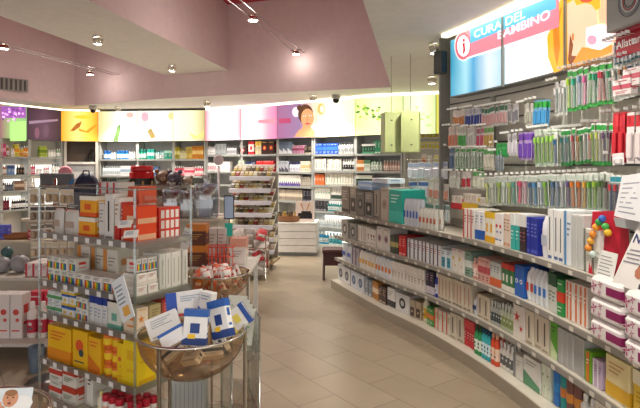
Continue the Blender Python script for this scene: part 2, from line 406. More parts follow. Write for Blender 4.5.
def wire_lamp(px0, py0, px1, py1, H, lb, lamps):
    z = EYE+H; a = Vector(at_z(px0, py0, z)); e = Vector(at_z(px1, py1, z)); t = (e-a).normalized(); n = Vector((-t.y, t.x))*.07
    a = a-t*1.0
    w = tag(empty('lighting_cable', (a.x, a.y, z)), lb, 'lamp cable', 'low voltage cable pairs in the ceiling recess')
    for sg in (-1, 1):
        m = MB(); m.tube([(*(n*sg), 0), (*(e-a+n*sg), 0)], .006, STEEL, 6); m.build('cable', w)
    m = MB(); m.tube([(*(e-a+n), 0), (*(e-a+n*.6+t*.05), .0), (*(e-a-n), 0)], .006, STEEL); m.build('end_bracket', w)
    for (px, py, label, en) in lamps:
        x, y = at_z(px, py, z); L = tag(empty('cable_lamp', (x, y, z)), label, 'lamp', 'lamps on the cable pairs')
        m = MB(); m.tube([(*(n*1.25), .0), (*(-n*1.25), .0)], .01, CHROME); m.build('cross_bar', L)
        m = MB(); m.lathe([(.07, -.075), (.075, -.07), (.05, -.02), (.02, -.008)], CHROME, 16, cap=False); m.build('lamp_shade', L)
        m = MB(); m.lathe([(.06, -.073), (.06, -.066)], GLOW, 16); m.build('lamp_bulb', L)
        add_light('POINT', (0, 0, -.12), en, (1, .9, .8), L, .06)
wire_lamp(30, 52, 125, 77, 1.8, 'pair of thin cables in the left recess', ((4, 44, 'bright round cable lamp at left edge of ceiling', 40), (90, 71, 'small cable lamp in left recess, far end', 12)))
wire_lamp(253, 15, 306, 58, 1.9, 'pair of thin cables in the red recess', ((253, 15, 'bright round cable lamp near the red ceiling', 40), (296, 50, 'small dark cable lamp deep in the pink recess', 5)))
for px, py, lb in ((336, 97, 'small dome security camera above the leaf pictures'), (93, 108, 'dark security camera above the yellow picture')):
    x, y = at_z(px, py-2, LOW); t = tag(empty('security_camera', (x, y, LOW)), lb, 'security camera')
    m = MB(); m.lathe([(.05, -.08), (.075, -.07), (.08, 0)], '#b8b6b2', 16); m.build('camera_base', t)
    m = MB(); m.ball((0, 0, -.09), .06, M('#191a1c', .1)); m.build('camera_dome', t)
# ventilation grille on the recess wall
s = FACE.spx(6); p, t = FACE.at(s, -.02); zc = EYE+(HZ-84)/F*p.y
v = tag(empty('ventilation_grille', (p.x, p.y, zc), math.atan2(t.y, t.x)), 'grey slatted ventilation grille high on the left recess wall', 'vent')
m = MB(); m.box(0, 0, -.12, .75, .02, .24, '#8f8c86'); m.build('grille_frame', v)
m = MB()
for i in range(9): m.box(-.32+i*.08, -.018, -.1, .03, .015, .2, '#4a4844')
m.build('slats', v)
# cove strips of light along the tops of the backlit pictures
COVE = M('#fff3d6', .5, 0, 2.6)
m = MB(); WALL.ribbon(m, 0, WALL.spx(96), .16, .2, LOW-.035, LOW-.005, COVE); struct(m.build('trim_1'))
m = MB(); WALL.ribbon(m, WALL.spx(205), WALL.L, .02, .07, LOW-.045, LOW-.005, COVE); struct(m.build('trim_2'))

# ------------------------------------------------------------------ backlit pictures of the back wall
ZB0, ZB1 = 2.13, 2.80
def glow(c, e=1.0): return M(c, .4, 0, e)
def gradient(name, stops, axis=0, e=1.0, scale=1.0, off=0.0, dist=.0):
    m = bpy.data.materials.new(name); m.use_nodes = True; nt = m.node_tree; b = nt.nodes['Principled BSDF']
    tc = nt.nodes.new('ShaderNodeTexCoord'); sp = nt.nodes.new('ShaderNodeSeparateXYZ'); cr = nt.nodes.new('ShaderNodeValToRGB')
    nt.links.new(tc.outputs['UV'], sp.inputs[0]); nt.links.new(sp.outputs[axis], cr.inputs[0])
    while len(cr.color_ramp.elements) < len(stops): cr.color_ramp.elements.new(.5)
    for el, (p, c) in zip(cr.color_ramp.elements, stops): el.position = p; el.color = (*lin(c), 1)
    nt.links.new(cr.outputs[0], b.inputs['Base Color']); nt.links.new(cr.outputs[0], b.inputs['Emission Color']); b.inputs['Emission Strength'].default_value = e*.82
    return m
def panel_uv(path, q0, q1, d, z0, z1, mat, name, parent, n=8):
    vs = []; fs = []; uv = []
    for i in range(n+1):
        q = q0+(q1-q0)*i/n; vs += [path.map(q, z0, d), path.map(q, z1, d)]; uv += [(i/n, 0), (i/n, 1)]
    for i in range(n): fs.append((2*i, 2*i+2, 2*i+3, 2*i+1))
    me = bpy.data.meshes.new(name); me.from_pydata(vs, [], fs); me.materials.append(mat)
    ul = me.uv_layers.new(name='UVMap')
    for p in me.polygons:
        for li in p.loop_indices: ul.data[li].uv = uv[me.loops[li].vertex_index]
    o = bpy.data.objects.new(name, me); COL.objects.link(o); o.parent = parent; return o
def lightbox(path, x0, x1, z0, z1, stops, label, axis=0, e=1.0, d=0.0, art=None, name='lightbox_picture', n=8):
    q0, q1 = path.spx(x0, d)+.006, path.spx(x1, d)-.006
    t = tag(empty(name, (0, 0, 0)), label, 'lightbox', 'backlit pictures above the wall shelves' if name == 'lightbox_picture' else None)
    m = MB(); path.ribbon(m, q0, q1, d+.01, d+.12, z0, z1, '#9c9a94'); m.build('lightbox_case', t)
    panel_uv(path, q0, q1, d, z0, z1, gradient('print', stops, axis, e), 'picture_panel', t, n)
    if art and len(art) <= 3:
        for pts, c, *k in art:
            m = MB(); m.poly([path.pt(x, y, d-.004-(k[0] if k else 0)) for x, y in pts], glow(c, e)); m.build('printed_motif', t)
    elif art:
        m = MB()
        for pts, c, *k in art:       # pts in photograph coordinates, laid on the panel
            m.poly([path.pt(x, y, d-.004-(k[0] if k else 0)) for x, y in pts], glow(c, e) if isinstance(c, str) else c)
        m.build('printed_motif', t)
    return t
def ell(cx, cy, rx, ry, n=14, rot=0):
    return [(cx+rx*math.cos(a)*math.cos(rot)-ry*math.sin(a)*math.sin(rot), cy+rx*math.cos(a)*math.sin(rot)+ry*math.sin(a)*math.cos(rot)) for a in [2*math.pi*i/n for i in range(n)]]
lightbox(WALL, -90, -2, ZB0, ZB1, [(0, '#7c4a78'), (1, '#8a5a86')], 'backlit purple picture cut by the left edge')
art = [([(1, 106), (26, 107), (26, 118), (1, 118)], '#8a4e9e'), ([(10, 122), (26, 121), (26, 141), (10, 141)], '#9fd07a')]
for i in range(26): art.append((ell(random.uniform(2, 24), random.uniform(107, 121), 1.3, 1.3, 6), random.choice(['#d8a0e0', '#b06cc8', '#6a3a80', '#ecc0f0']), .002+i*.0002))
lightbox(WALL, -2, 27, ZB0, ZB1, [(0, '#8f4a6c'), (.5, '#94c477'), (1, '#7fae74')], 'backlit picture of purple blossoms over green, far left', art=art)
lightbox(WALL, 27, 61, ZB0, ZB1, [(0, '#4a2f44'), (.5, '#6a4a68'), (1, '#3a2236')], 'faintly glowing dark purple glass panel left of the yellow picture', e=.35, art=[([(29, 121), (58, 119), (58, 121), (29, 124)], '#a890b0'), (ell(37, 133, 2.5, 6, 8), '#8a5a78'), (ell(46, 131, 3, 7, 8), '#70506e')])  # dark panel, a weak glow is put into its colours
lightbox(WALL, 61, 98, ZB0, ZB1, [(0, '#f2a21a'), (.45, '#ffe98a'), (.7, '#ffd85a'), (1, '#ee9a1c')], 'backlit yellow picture with a curved orange leaf', e=1.1,
         art=[([(70, 131), (76, 124), (82, 121), (80, 127), (74, 131)], '#9a5a14'), ([(78, 128), (86, 131), (96, 124), (97, 126), (88, 133), (79, 131)], '#e08a12'), (ell(83, 117, 9, 2), '#ffb52a')])
WARMW = [(0, '#fff3cf'), (.5, '#fffdf0'), (1, '#fff1d2')]
lightbox(WALL, 98, 137, ZB0, ZB1, [(0, '#f0c88a'), (.3, '#dfe8c4'), (.6, '#fffef6'), (1, '#fbfff4')], 'backlit white picture with a dark green cucumber', e=1.15,
         art=[([(113, 141), (117, 127), (120, 124), (121, 129), (118, 141)], '#4f6a3c'), (ell(130, 115, 4, 3), '#f0a8a0'), ([(131, 120), (137, 124), (134, 131), (132, 130)], '#b8dcc0')])
lightbox(WALL, 137, 173, ZB0, ZB1, [(0, '#f6f4dc'), (.5, '#fffdf0'), (1, '#fff8e0')], 'backlit white picture with pink petals and green cube', e=1.15,
         art=[(ell(145, 117, 4, 5), '#f2a0b0'), (ell(142, 134, 3, 6), '#f4bcc0'), ([(147, 131), (151, 128), (156, 137), (151, 139)], '#a08a52'), (ell(171, 116, 3, 4, 8), '#d8c08a')])
lightbox(WALL, 173, 205, ZB0, ZB1, [(0, '#fffbe0'), (.6, '#f4f0c8'), (1, '#b5ad7a')], 'backlit cream picture with a pale green bowl shape', e=1.1, art=[([(188, 132), (196, 136), (204, 131), (203, 137), (194, 139)], '#d0c878')])
lightbox(WALL, 205, 241, ZB0, ZB1, [(0, '#f08aa0'), (.25, '#ffffff'), (.8, '#fffafa'), (1, '#f2a0b4')], 'backlit white picture with pink side edges', e=1.25)
lightbox(WALL, 241, 277, ZB0, ZB1, [(0, '#fff0f0'), (.4, '#fffefa'), (.75, '#f4a8c4'), (1, '#d884b4')], 'backlit white picture fading to pink on right', e=1.05, art=[([(258, 120), (275.5, 118.6), (275.5, 123.6), (258, 123)], '#e08c9c')])
skin, hair = '#dba070', '#5a3a26'
t = lightbox(WALL, 277, 316, ZB0, ZB1, [(0, '#a8709c'), (.6, '#9c80ac'), (.8, '#dcb8b8'), (1, '#fff0d8')], 'backlit picture of a woman with hair tied back', e=.9,
         art=[([(279, 118.5), (290.5, 118), (291, 123), (279, 123.5)], '#b04870'), ([(294, 137), (299, 130), (304, 127), (310, 127), (315, 131), (315, 137)], skin), (ell(305.6, 114.2, 7.6, 10), hair, .002), (ell(299.5, 108, 2.6, 3), hair, .0022), ([(303, 124), (311, 124), (311, 133), (302, 133)], skin, .003),
              (ell(307.5, 118, 6.5, 9.5), skin, .004), (ell(304.5, 116, 1.6, .7, 8), '#f8f4f0', .006), (ell(310.3, 115.5, 1.6, .7, 8), '#f8f4f0', .006), (ell(304.6, 116, .6, .6, 6), '#3a2a20', .008), (ell(310.3, 115.5, .6, .6, 6), '#3a2a20', .008),
              ([(307.3, 116), (308.4, 120.5), (306.6, 120.8)], '#c4845a', .006), (ell(307.6, 123.6, 2.4, .9, 8), '#c4445a', .006), (ell(296, 112, 4, 5), '#e6e0ea', .001)])
def lettering(path, x, y, txt, size, mat, name, parent, d, dz=0.0):
    vs, fs = text_verts(txt, size); p0 = path.pt(x, y, d); q = path.spx(x, d)
    vs = [path.map(q+a*(1+dz), p0.z+b, d) for a, b, c in vs]
    m = MB(); m.faces(vs, fs, mat); return m.build(name, parent)
lightbox(WALL, 316, 355, ZB0, ZB1, [(0, '#fff0c8'), (.5, '#fffbe4'), (1, '#f2f2c0')], 'backlit cream picture with an orange curl', e=1.2, art=[(ell(321, 109, 4, 6, 10), '#e8a868'), (ell(322, 109, 2, 3.5, 10), '#fff0c8', .002), (ell(329, 126, 2, 2), '#f0c4a0')])
art = []
for i in range(34):
    x, y = 356+i*1.2+random.uniform(-3, 3), random.uniform(102, 118)+i*.25
    art.append((ell(max(358, min(x, 400)), min(y, 132), random.uniform(1.5, 3.5), 1.3, 7, random.uniform(-.6, .9)), random.choice(['#7aa03c', '#a8c85c', '#58803a', '#d8e890']), i*.0002))
lightbox(WALL, 355, 403, ZB0, ZB1, [(0, '#dcee9c'), (.5, '#f8fcc8'), (1, '#e4f4a8')], 'backlit green leaf picture behind the hanging cabinet', e=1.1, art=art)
art = []
for i in range(20): art.append((ell(random.uniform(406, 446), random.uniform(104, 132), random.uniform(1.5, 3.5), 1.2, 7, random.uniform(-1.2, 1.2)), random.choice(['#e4f0c0', '#b8d490', '#a8c880']), i*.0002))
lightbox(WALL, 403, 436, ZB0, ZB1, [(0, '#d4ecb0'), (.5, '#f4fce0'), (1, '#cfe6a0')], 'backlit pale green picture right of the hanging cabinet', e=1.1, art=[a for a in art if max(x for x, y in a[0]) < 435])
art2 = [([(442, 122), (445, 122), (444, 133), (441, 133)], '#7a5a2c'), (ell(443, 116, 3, 5), '#8a9a3a')]
lightbox(WALL, 436, 520, ZB0, ZB1, [(0, '#dcd860'), (1, '#e8e080')], 'backlit yellow green picture beside the curved shelving', e=.95, art=art2)

# ------------------------------------------------------------------ shelving along the back wall
def wall_unit(x0, x1, zs, label, back, lit=None, shelf='#c9c8c2', base=True):
    q0, q1 = WALL.spx(x0, .03), WALL.spx(x1, .03)
    t = tag(empty('shelving_unit', (0, 0, 0)), label, 'shelving', 'shelving units along the back wall')
    m = MB(); WALL.ribbon(m, q0, q1, .36, .40, 0, ZB0, back); m.build('back_panel', t)
    for z in zs:
        m = MB(); WALL.ribbon(m, q0+.01, q1-.01, .03, .36, z-.03, z, shelf); m.build('shelf', t)
        m = MB(); WALL.ribbon(m, q0+.01, q1-.01, .02, .03, z-.036, z+.004, '#9fa3a0'); m.build('price_rail', t)
    for q in (q0, q1-.03):
        m = MB(); WALL.ribbon(m, q, q+.03, .05, .36, 0, ZB0, '#b4b6b4'); m.build('upright', t)
    if base:
        m = MB(); WALL.ribbon(m, q0+.03, q1-.03, .0, .34, 0, .1, '#dcdad4'); m.build('plinth', t)
    if lit:
        m = MB()
        for a, b in lit: WALL.ribbon(m, q0+.05, q1-.05, .345, .358, a, b, M('#fffaf0', .5, 0, 1.5))
        m.build('light_panel', t)
    return t
ZL = [1.77, 1.40, 1.08, .70]; ZS = [1.73, 1.36, 1.03]; ZC = [1.82, 1.46, 1.18, .89]; ZR = [1.80, 1.49, 1.22, .96, .73, .42]
litL = [(1.42, 1.60), (1.1, 1.3), (.74, .95)]
wall_unit(-60, 2, ZL, 'lit perfume shelving cut by the left edge', '#e8e4dc', litL)
wall_unit(2, 30, ZL, 'lit perfume shelving under the purple blossom picture', '#e8e4dc', litL)
wall_unit(30, 63, ZL, 'lit perfume shelving under the dark purple panel', '#e8e4dc', litL)
wall_unit(99, 137, ZS, 'wall shelving of blue jars under the cucumber picture', '#d2d4d2')
wall_unit(137, 173, ZS, 'wall shelving of green jars under the pink petals picture', '#d2d4d2')
wall_unit(173, 205, ZS, 'wall shelving under the cream picture', '#d2d4d2')
wall_unit(206, 241, ZC, 'wall shelving under white picture with pink edges', '#c2c4c2', shelf='#a0a4a2')
wall_unit(241, 277, ZC, 'wall shelving under the picture fading to pink', '#c2c4c2', shelf='#a0a4a2')
wall_unit(277, 312, ZC, 'wall shelving behind the white chest of drawers', '#c2c4c2', shelf='#a0a4a2')
wall_unit(313, 355, ZR, 'wall shelving right of the white chest of drawers', '#c4c8c6', [(.76, .9), (.45, .62), (.12, .3)], shelf='#a8acaa')
wall_unit(355, 402, ZR, 'wall shelving of green packs under the leaf picture', '#c2c4c2', shelf='#a0a4a2')
wall_unit(403, 520, [.73], 'slatted wall panel of hanging packs beside curved shelving', '#bcbcb2')

SHT = {'L': ['top lit shelf, far left', 'second lit shelf, far left', 'third lit shelf, far left', 'lowest lit shelf, far left'],
       'S': ['top shelf, back left wall', 'middle shelf, back left wall', 'lower shelf, back left wall'],
       'C': ['top shelf, back centre wall', 'second shelf, back centre wall', 'third shelf, back centre wall', 'fourth shelf, back centre wall'],
       'R': ['top shelf, back right wall', 'second shelf, back right wall', 'third shelf, back right wall', 'fourth shelf, back right wall', 'fifth shelf, back right wall', 'bottom shelf, back right wall']}
ZT = {'L': ZL, 'S': ZS, 'C': ZC, 'R': ZR}
B = 'bottle'; K = 'carton'; J = 'jar'
back = [
 ('L',0,0,6,3,11,K,'#d8447c','pink carton','band',('#f0b0c8','#903050')), ('L',0,7,10,1,9,B,'#b87838','amber bottle'), ('L',0,11,15,2,7,B,'#f4f0ea','short white bottle'), ('L',0,15,19,1,10,K,'#e8d840','yellow carton','band',('#f09a20','#555555')),
 ('L',0,19,24,3,8,B,'#ecd25c','yellow bottle','',('#ffffff','#f0a020')), ('L',0,24,31,3,9,B,'#f09030','orange bottle','',('#ffffff','#ffd090')), ('L',0,40,47,3,9,K,'#b8d048','lime green carton','band',('#7a9a20','#555555')),
 ('L',0,48,56,3,6,J,'#f0eee8','white jar','',('#d8d8d8','#ffffff')), ('L',0,57,61,2,7,B,'#a8c8a0','pale green bottle'),
 ('L',1,0,7,4,9,B,'#b8866a','brown bottle'), ('L',1,8,15,2,8,K,'#6a90c8','blue carton','top',('#30508c','#ffffff')), ('L',1,17,25,3,8,B,'#2c2a34','black bottle','',('#d0a040','#554433')), ('L',1,28,36,4,9,B,'#d4506c','rose pink bottle','',('#c0c0c0','#f0c0d0')), ('L',1,37,43,2,5,J,'#e8e0e4','low pale jar'), ('L',1,44,50,3,7,B,'#e0a8b0','blush bottle'), ('L',1,52,60,3,8,B,'#f0f0ec','white bottle','',('#304050','#ffffff')),
 ('L',2,0,5,3,9,B,'#5a3028','dark brown bottle'), ('L',2,5,14,4,7,B,'#48505c','slate bottle','',('#202020','#8890a0')), ('L',2,15,24,4,8,K,'#8a6a58','taupe carton','band',('#d0b8a0','#333333')), ('L',2,25,36,4,9,B,'#e0dad2','clear bottle','',('#a08050','#f8f4f0')),
 ('L',3,0,10,4,11,B,'#70243c','dark red bottle','',('#301018','#a04050')), ('L',3,12,26,6,9,B,'#26242a','small black bottle'), ('L',3,27,36,3,8,J,'#30303a','black jar'),
 ('S',0,103,110,2,7,J,'#1f74c0','blue jar','',('#1f5ca8','#e8f0f8')), ('S',0,110,115,2,6,B,'#e8f0f2','white bottle with grey cap','',('#aab4bc','#ffffff')), ('S',0,116,128,4,7,J,'#2a8cd0','bright blue jar','',('#185ca0','#ffffff')), ('S',0,128,135,3,6,B,'#cfd8dc','pale grey bottle'),
 ('S',0,137,146,3,8,J,'#1fa088','teal green jar','',('#168070','#e8f8f0')), ('S',0,147,154,2,8,K,'#28b0a0','teal carton','band',('#e8fff8','#18685c')), ('S',0,155,164,4,7,B,'#b8dce0','pale aqua bottle','',('#2aa098','#ffffff')), ('S',0,164,172,2,7,K,'#2c9c88','deep teal carton','top',('#b0e0d0','#e8f8f0')),
 ('S',0,174,179,2,10,K,'#b8b030','olive yellow carton','band',('#f0e8a0','#555555')), ('S',0,179,186,4,9,B,'#dcd8a8','cream bottle','',('#b0a040','#fff8d0')), ('S',0,186,192,3,10,K,'#e0c868','straw yellow carton','text',('#8a7020','#c09030')), ('S',0,192,203,5,11,K,'#d89030','amber orange carton','band',('#f4d890','#7a4a10')),
 ('S',1,102,120,10,8,B,'#f0f4f6','slim white bottle','',('#b8c4cc','#c8d4dc')), ('S',1,120,136,8,8,K,'#eef0f2','white carton','band',('#9ab0c4','#8898a8')), ('S',1,138,148,4,7,K,'#c8d4e4','pale blue carton','text',('#5070a0','#90a8c8')), ('S',1,148,158,4,7,K,'#4c78b8','medium blue carton','band',('#e8f0ff','#203c70')), ('S',1,174,184,5,8,B,'#d83a5c','crimson bottle','',('#ffffff','#f8b0c0')), ('S',1,184,194,5,7,K,'#f4d8dc','pale pink carton','band',('#d84868','#a04050')), ('S',1,194,203,4,8,B,'#e06078','salmon pink bottle','',('#ffffff','#ffe0e0')),
 ('S',2,102,116,6,9,B,'#f2f4f2','plump white bottle','',('#304040','#d8e0e0')), ('S',2,117,130,5,9,K,'#e8ece8','off white carton','top',('#909c98','#606860')), ('S',2,184,203,7,7,K,'#2e302c','black carton','band',('#c8c0a8','#807860')),
 ('C',0,206,215,5,7,B,'#f0f0f4','small white bottle'), ('C',0,215,226,3,9,K,'#a8b0b4','grey carton','text',('#505860','#808890')), ('C',0,226,236,5,7,B,'#e8e8ec','white vial','',('#808088','#c0c0c8')), ('C',0,238,247,1,7,K,'#2a2426','wide black carton with red mark','circle',('#c02030','#e8e0d8')),
 ('C',0,248,254,1,14,K,'#f4efe8','white carton with red patch','both',('#d02030','#d02030')), ('C',0,255,261,2,13,K,'#eadcb8','cream carton','top',('#f0c850','#a07020')), ('C',0,261,274,2,15,K,'#3c1c1c','dark carton with red centre','circle',('#e03028','#f0d060')),
 ('C',0,278,292,3,10,K,'#7486a0','slate blue carton','diag',('#e8ecf4','#30405c')), ('C',0,292,304,4,7,K,'#c890a8','mauve carton','band',('#8c3c60','#603048')), ('C',0,304,312,2,6,K,'#2c2824','low black carton','text',('#c0b090','#c0b090')),
 ('C',1,206,216,6,9,B,'#f4f0f0','white bottle with dark cap','',('#403838','#e8c0c8')), ('C',1,216,230,7,8,K,'#f0dee0','blush carton','band',('#ffffff','#c89aa4')), ('C',1,238,244,3,9,K,'#dce4c8','pale sage carton','text',('#607040','#90a060')), ('C',1,244,252,4,8,B,'#e8ecee','clear white bottle','',('#4060a0','#f0f4f8')), ('C',1,252,256,1,9,K,'#26203c','narrow navy carton','text',('#c0b8d8','#c0b8d8')), ('C',1,256,273,8,9,K,'#dc2c30','scarlet carton','circle',('#ffffff','#f8d0c8')),
 ('C',1,278,288,3,9,K,'#b8bcc8','silver grey carton','diag',('#4a4858','#707080')), ('C',1,289,300,7,8,B,'#dfe2ea','white bottle with violet cap','',('#40407c','#e8e8f4')), ('C',1,300,309,4,9,K,'#f0ead8','ivory carton','band',('#d8c090','#907850')),
 ('C',2,262,280,9,9,K,'#f2efe6','white carton with blue slash','diag',('#3050a0','#d8d0c0')), ('C',2,280,300,10,9,K,'#f0ece0','ivory carton with violet slash','diag',('#584898','#c8c0d8')), ('C',2,301,312,5,8,K,'#b8b0a4','stone grey carton','text',('#504840','#807870')),
 ('C',3,277,302,9,9,K,'#a89c8c','taupe carton with cream band','band',('#d8ccb8','#5c5044')), ('C',3,303,312,3,10,K,'#24222c','tall black carton','text',('#9090a0','#9090a0')),
 ('R',0,315,338,6,9,K,'#2454b8','royal blue carton','band',('#3c74d8','#c8d8f8')), ('R',0,338,353,6,10,B,'#ecece8','tall white bottle','',('#505858','#c4c8c8')), ('R',0,362,375,5,8,K,'#283c34','dark green carton','both',('#e8ece8','#489870')), ('R',0,374,381,2,14,K,'#2c9468','tall emerald carton','text',('#e0f4e8','#e0f4e8')),
 ('R',1,315,326,4,10,K,'#f0eee6','white carton with black strip','vtext',('#2c2c2c','#808080')), ('R',1,327,341,5,10,K,'#eceae2','white carton with grey strip','vtext',('#707878','#a0a0a0')), ('R',1,342,354,5,10,B,'#f2f0ea','white bottle with black label','',('#f8f8f8','#303030')), ('R',1,356,364,4,9,K,'#d08848','tan orange carton','band',('#f0e0c8','#704020')), ('R',1,364,370,3,9,K,'#d0d8c8','grey green carton','top',('#50785c','#405040')), ('R',1,371,382,4,10,B,'#a8bcae','sage bottle','',('#2c5c44','#e8f0e8')), ('R',1,383,400,6,9,B,'#c09a8c','rosy brown bottle','',('#f0e4dc','#e8d0c8')),
 ('R',2,314,324,4,9,K,'#e0733c','orange carton','circle',('#fff0e0','#803010')), ('R',2,325,353,10,10,K,'#eeece0','ivory carton with green strip','vtext',('#5c7c5c','#909c88')), ('R',2,356,372,5,9,K,'#25382f','blackish green carton','top',('#d8e4d8','#80a090')), ('R',2,372,382,3,7,K,'#d83830','bright red carton','text',('#ffffff','#ffffff')),
 ('R',3,315,330,6,10,K,'#e9ebe2','white carton with green oval','circle',('#3c7c50','#c8dcc8')), ('R',3,331,341,4,10,K,'#f0efe8','white carton with dark foot','bottom',('#3c5048','#5c6c64')),
 ('R',4,314,326,4,9,K,'#38383c','charcoal carton','text',('#a0a0a8','#a0a0a8')), ('R',4,327,341,6,8,B,'#48b4b8','turquoise bottle','',('#e8f4f4','#e8f8f8')),
 ('R',5,314,341,12,8,B,'#f0f4f4','white cylinder bottle','',('#d8e0e4','#dce8ec')),
]
for e in back:
    sec, lv, x0, x1, n, hp, kd, c, ds = e[:9]; st = e[9] if len(e) > 9 else 'text'; dc = e[10] if len(e) > 10 else (('#ffffff', '#ffffff') if kd != K else ('#444444', '#999999'))
    run(WALL, x0, x1, ZT[sec][lv], n, hp, kd, c, ds, SHT[sec][lv], st, dc, d=.05, depth=.1, cat=None)
run(WALL, 314, 328, .1, 5, 10, B, '#28a8d8', 'sky blue bottle', 'base of lit back shelving', '', ('#ffffff', '#e8f8ff'), d=.05)
run(WALL, 328, 341, .1, 4, 10, B, '#e8f0f0', 'white bottle with aqua label', 'base of lit back shelving', '', ('#80c0d0', '#40b8c8'), d=.05)
# hanging packs on the slatted panel right of the cabinet
for (x0, x1, yb, n, hp, c, ds, cc) in ((418, 447, 138, 8, 8, '#d8cc30', 'yellow hanging pack, top row', '#f0e860'), (420, 447, 149, 7, 8, '#d0c438', 'yellow hanging pack, second row', '#e8e070'), (434, 447, 167, 4, 12, '#c8c458', 'olive hanging pack, third row', '#e0d880'),
                               (421, 426, 164, 1, 10, '#d86828', 'orange hanging brush pack', '#e8e4dc'), (427, 432, 164, 1, 9, '#e4e6e8', 'white hanging brush pack', '#f4f4f4')):
    pz = WALL.pt((x0+x1)/2, yb, .3)
    run(WALL, x0, x1, pz.z, n, hp, 'blister', c, ds, 'slatted back panel', '', (cc, '#f0eee4'), d=.30, depth=.04, hang=True)

# brown niche between the left shelving and the back left wall
q0, q1 = WALL.spx(64, .03), WALL.spx(98, .03)
t = tag(empty('wall_niche', (0, 0, 0)), 'brown niche with pale frame below the yellow picture', 'niche')
m = MB(); WALL.ribbon(m, q0, q1, .3, .4, 0, ZB0, '#4a3a2c'); m.build('niche_back', t)
m = MB()
for a in (q0, q1-.05): WALL.ribbon(m, a, a+.05, .02, .3, 0, ZB0, '#c8c4bc')
m.build('frame_post', t)
m = MB(); WALL.ribbon(m, q0+.05, q1-.05, .05, .3, 1.2, 1.64, '#9a9a9c'); WALL.ribbon(m, q0+.05, q1-.05, .02, .3, 1.62, 1.67, '#d8d6d0'); m.build('grey_door', t)
m = MB(); WALL.ribbon(m, q0+.1, q1-.1, .04, .06, 1.3, 1.45, '#c4c4c4'); m.build('door_panel', t)
p, tt = WALL.at(WALL.spx(93, .15), .15)
v = tag(empty('vase', (p.x, p.y, 1.67)), 'dark round vase standing in the brown niche', 'vase'); m = MB(); m.lathe([(.05, 0), (.1, .08), (.11, .16), (.05, .24), (.06, .28)], M('#1c1a18', .2), 16); m.build('vase_body', v)

# white chest of drawers with the pink poster on it
c0 = Vector(((274-320)/F*9.35, 9.35)); c1 = Vector(((317-320)/F*9.3, 9.3)); CH = Path([c0, c1])
t = tag(empty('chest_of_drawers', (0, 0, 0)), 'white low chest of drawers against the back shelving', 'chest of drawers')
m = MB(); CH.ribbon(m, 0, CH.L, .01, .6, .06, .56, '#e4e4e2'); m.build('carcass', t)
m = MB(); CH.ribbon(m, -.0, CH.L, -.005, .61, .56, .585, '#f0f0ee'); m.build('top_board', t)
m = MB(); CH.ribbon(m, .02, CH.L-.02, .04, .6, 0, .06, '#9aa0a6'); m.build('kickboard', t)
for k in range(4):
    m = MB(); CH.ribbon(m, .015, CH.L-.015, -.012, .008, .07+k*.122, .07+k*.122+.112, '#ebebea'); m.build('drawer', t)
p, tt = CH.at(CH.spx(304.5), .1)
t = tag(empty('poster_stand', (p.x, p.y, .586)), 'pink and white poster with a black shape on drawers', 'poster')
m = MB(); m.box(0, 0, 0, .33, .012, .37, '#f4e4dc'); m.build('poster_board', t)
m = MB(); m.box(0, -.008, .06, .25, .003, .1, '#1c181c'); m.box(.02, -.008, .16, .17, .003, .035, '#1c181c'); m.build('black_motif', t)
m = MB()
for sg in (-1, 1): m.poly([(sg*.02, -.008, .2), (sg*.03, -.008, .2), (sg*.09, -.008, .33), (sg*.06, -.008, .33)], '#d8a070')
m.build('rose_ribbon', t)
p, tt = CH.at(CH.spx(289), .18)
t = tag(empty('wicker_basket', (p.x, p.y, .586)), 'brown oval basket of dark packs on the drawers', 'basket')
m = MB(); m.lathe([(.2, 0), (.25, .02), (.27, .1), (.28, .11), (.25, .1), (.22, .03)], '#8a5a30', 20, sy=.55, cap=False); m.lathe([(.01, .01), (.22, .01)], '#6a4020', 20, sy=.55, cap=False); m.build('basket_body', t)
for k in range(6):
    o = carton(.055, .05, .16, ('#2c2420', '#c8a040', '#3a3030')[k % 3], 'text', ('#d8b060', '#d8b060'))[2].build('carton')
    o.location = (p.x-.17+k*.066, p.y+(k % 2)*.02-.01, .6); o.rotation_euler = (0, .1*(k % 3-1), 0)
    tag(o, 'small dark carton in the brown basket, %s from left' % ORD[k], 'carton', 'cartons in the brown basket')

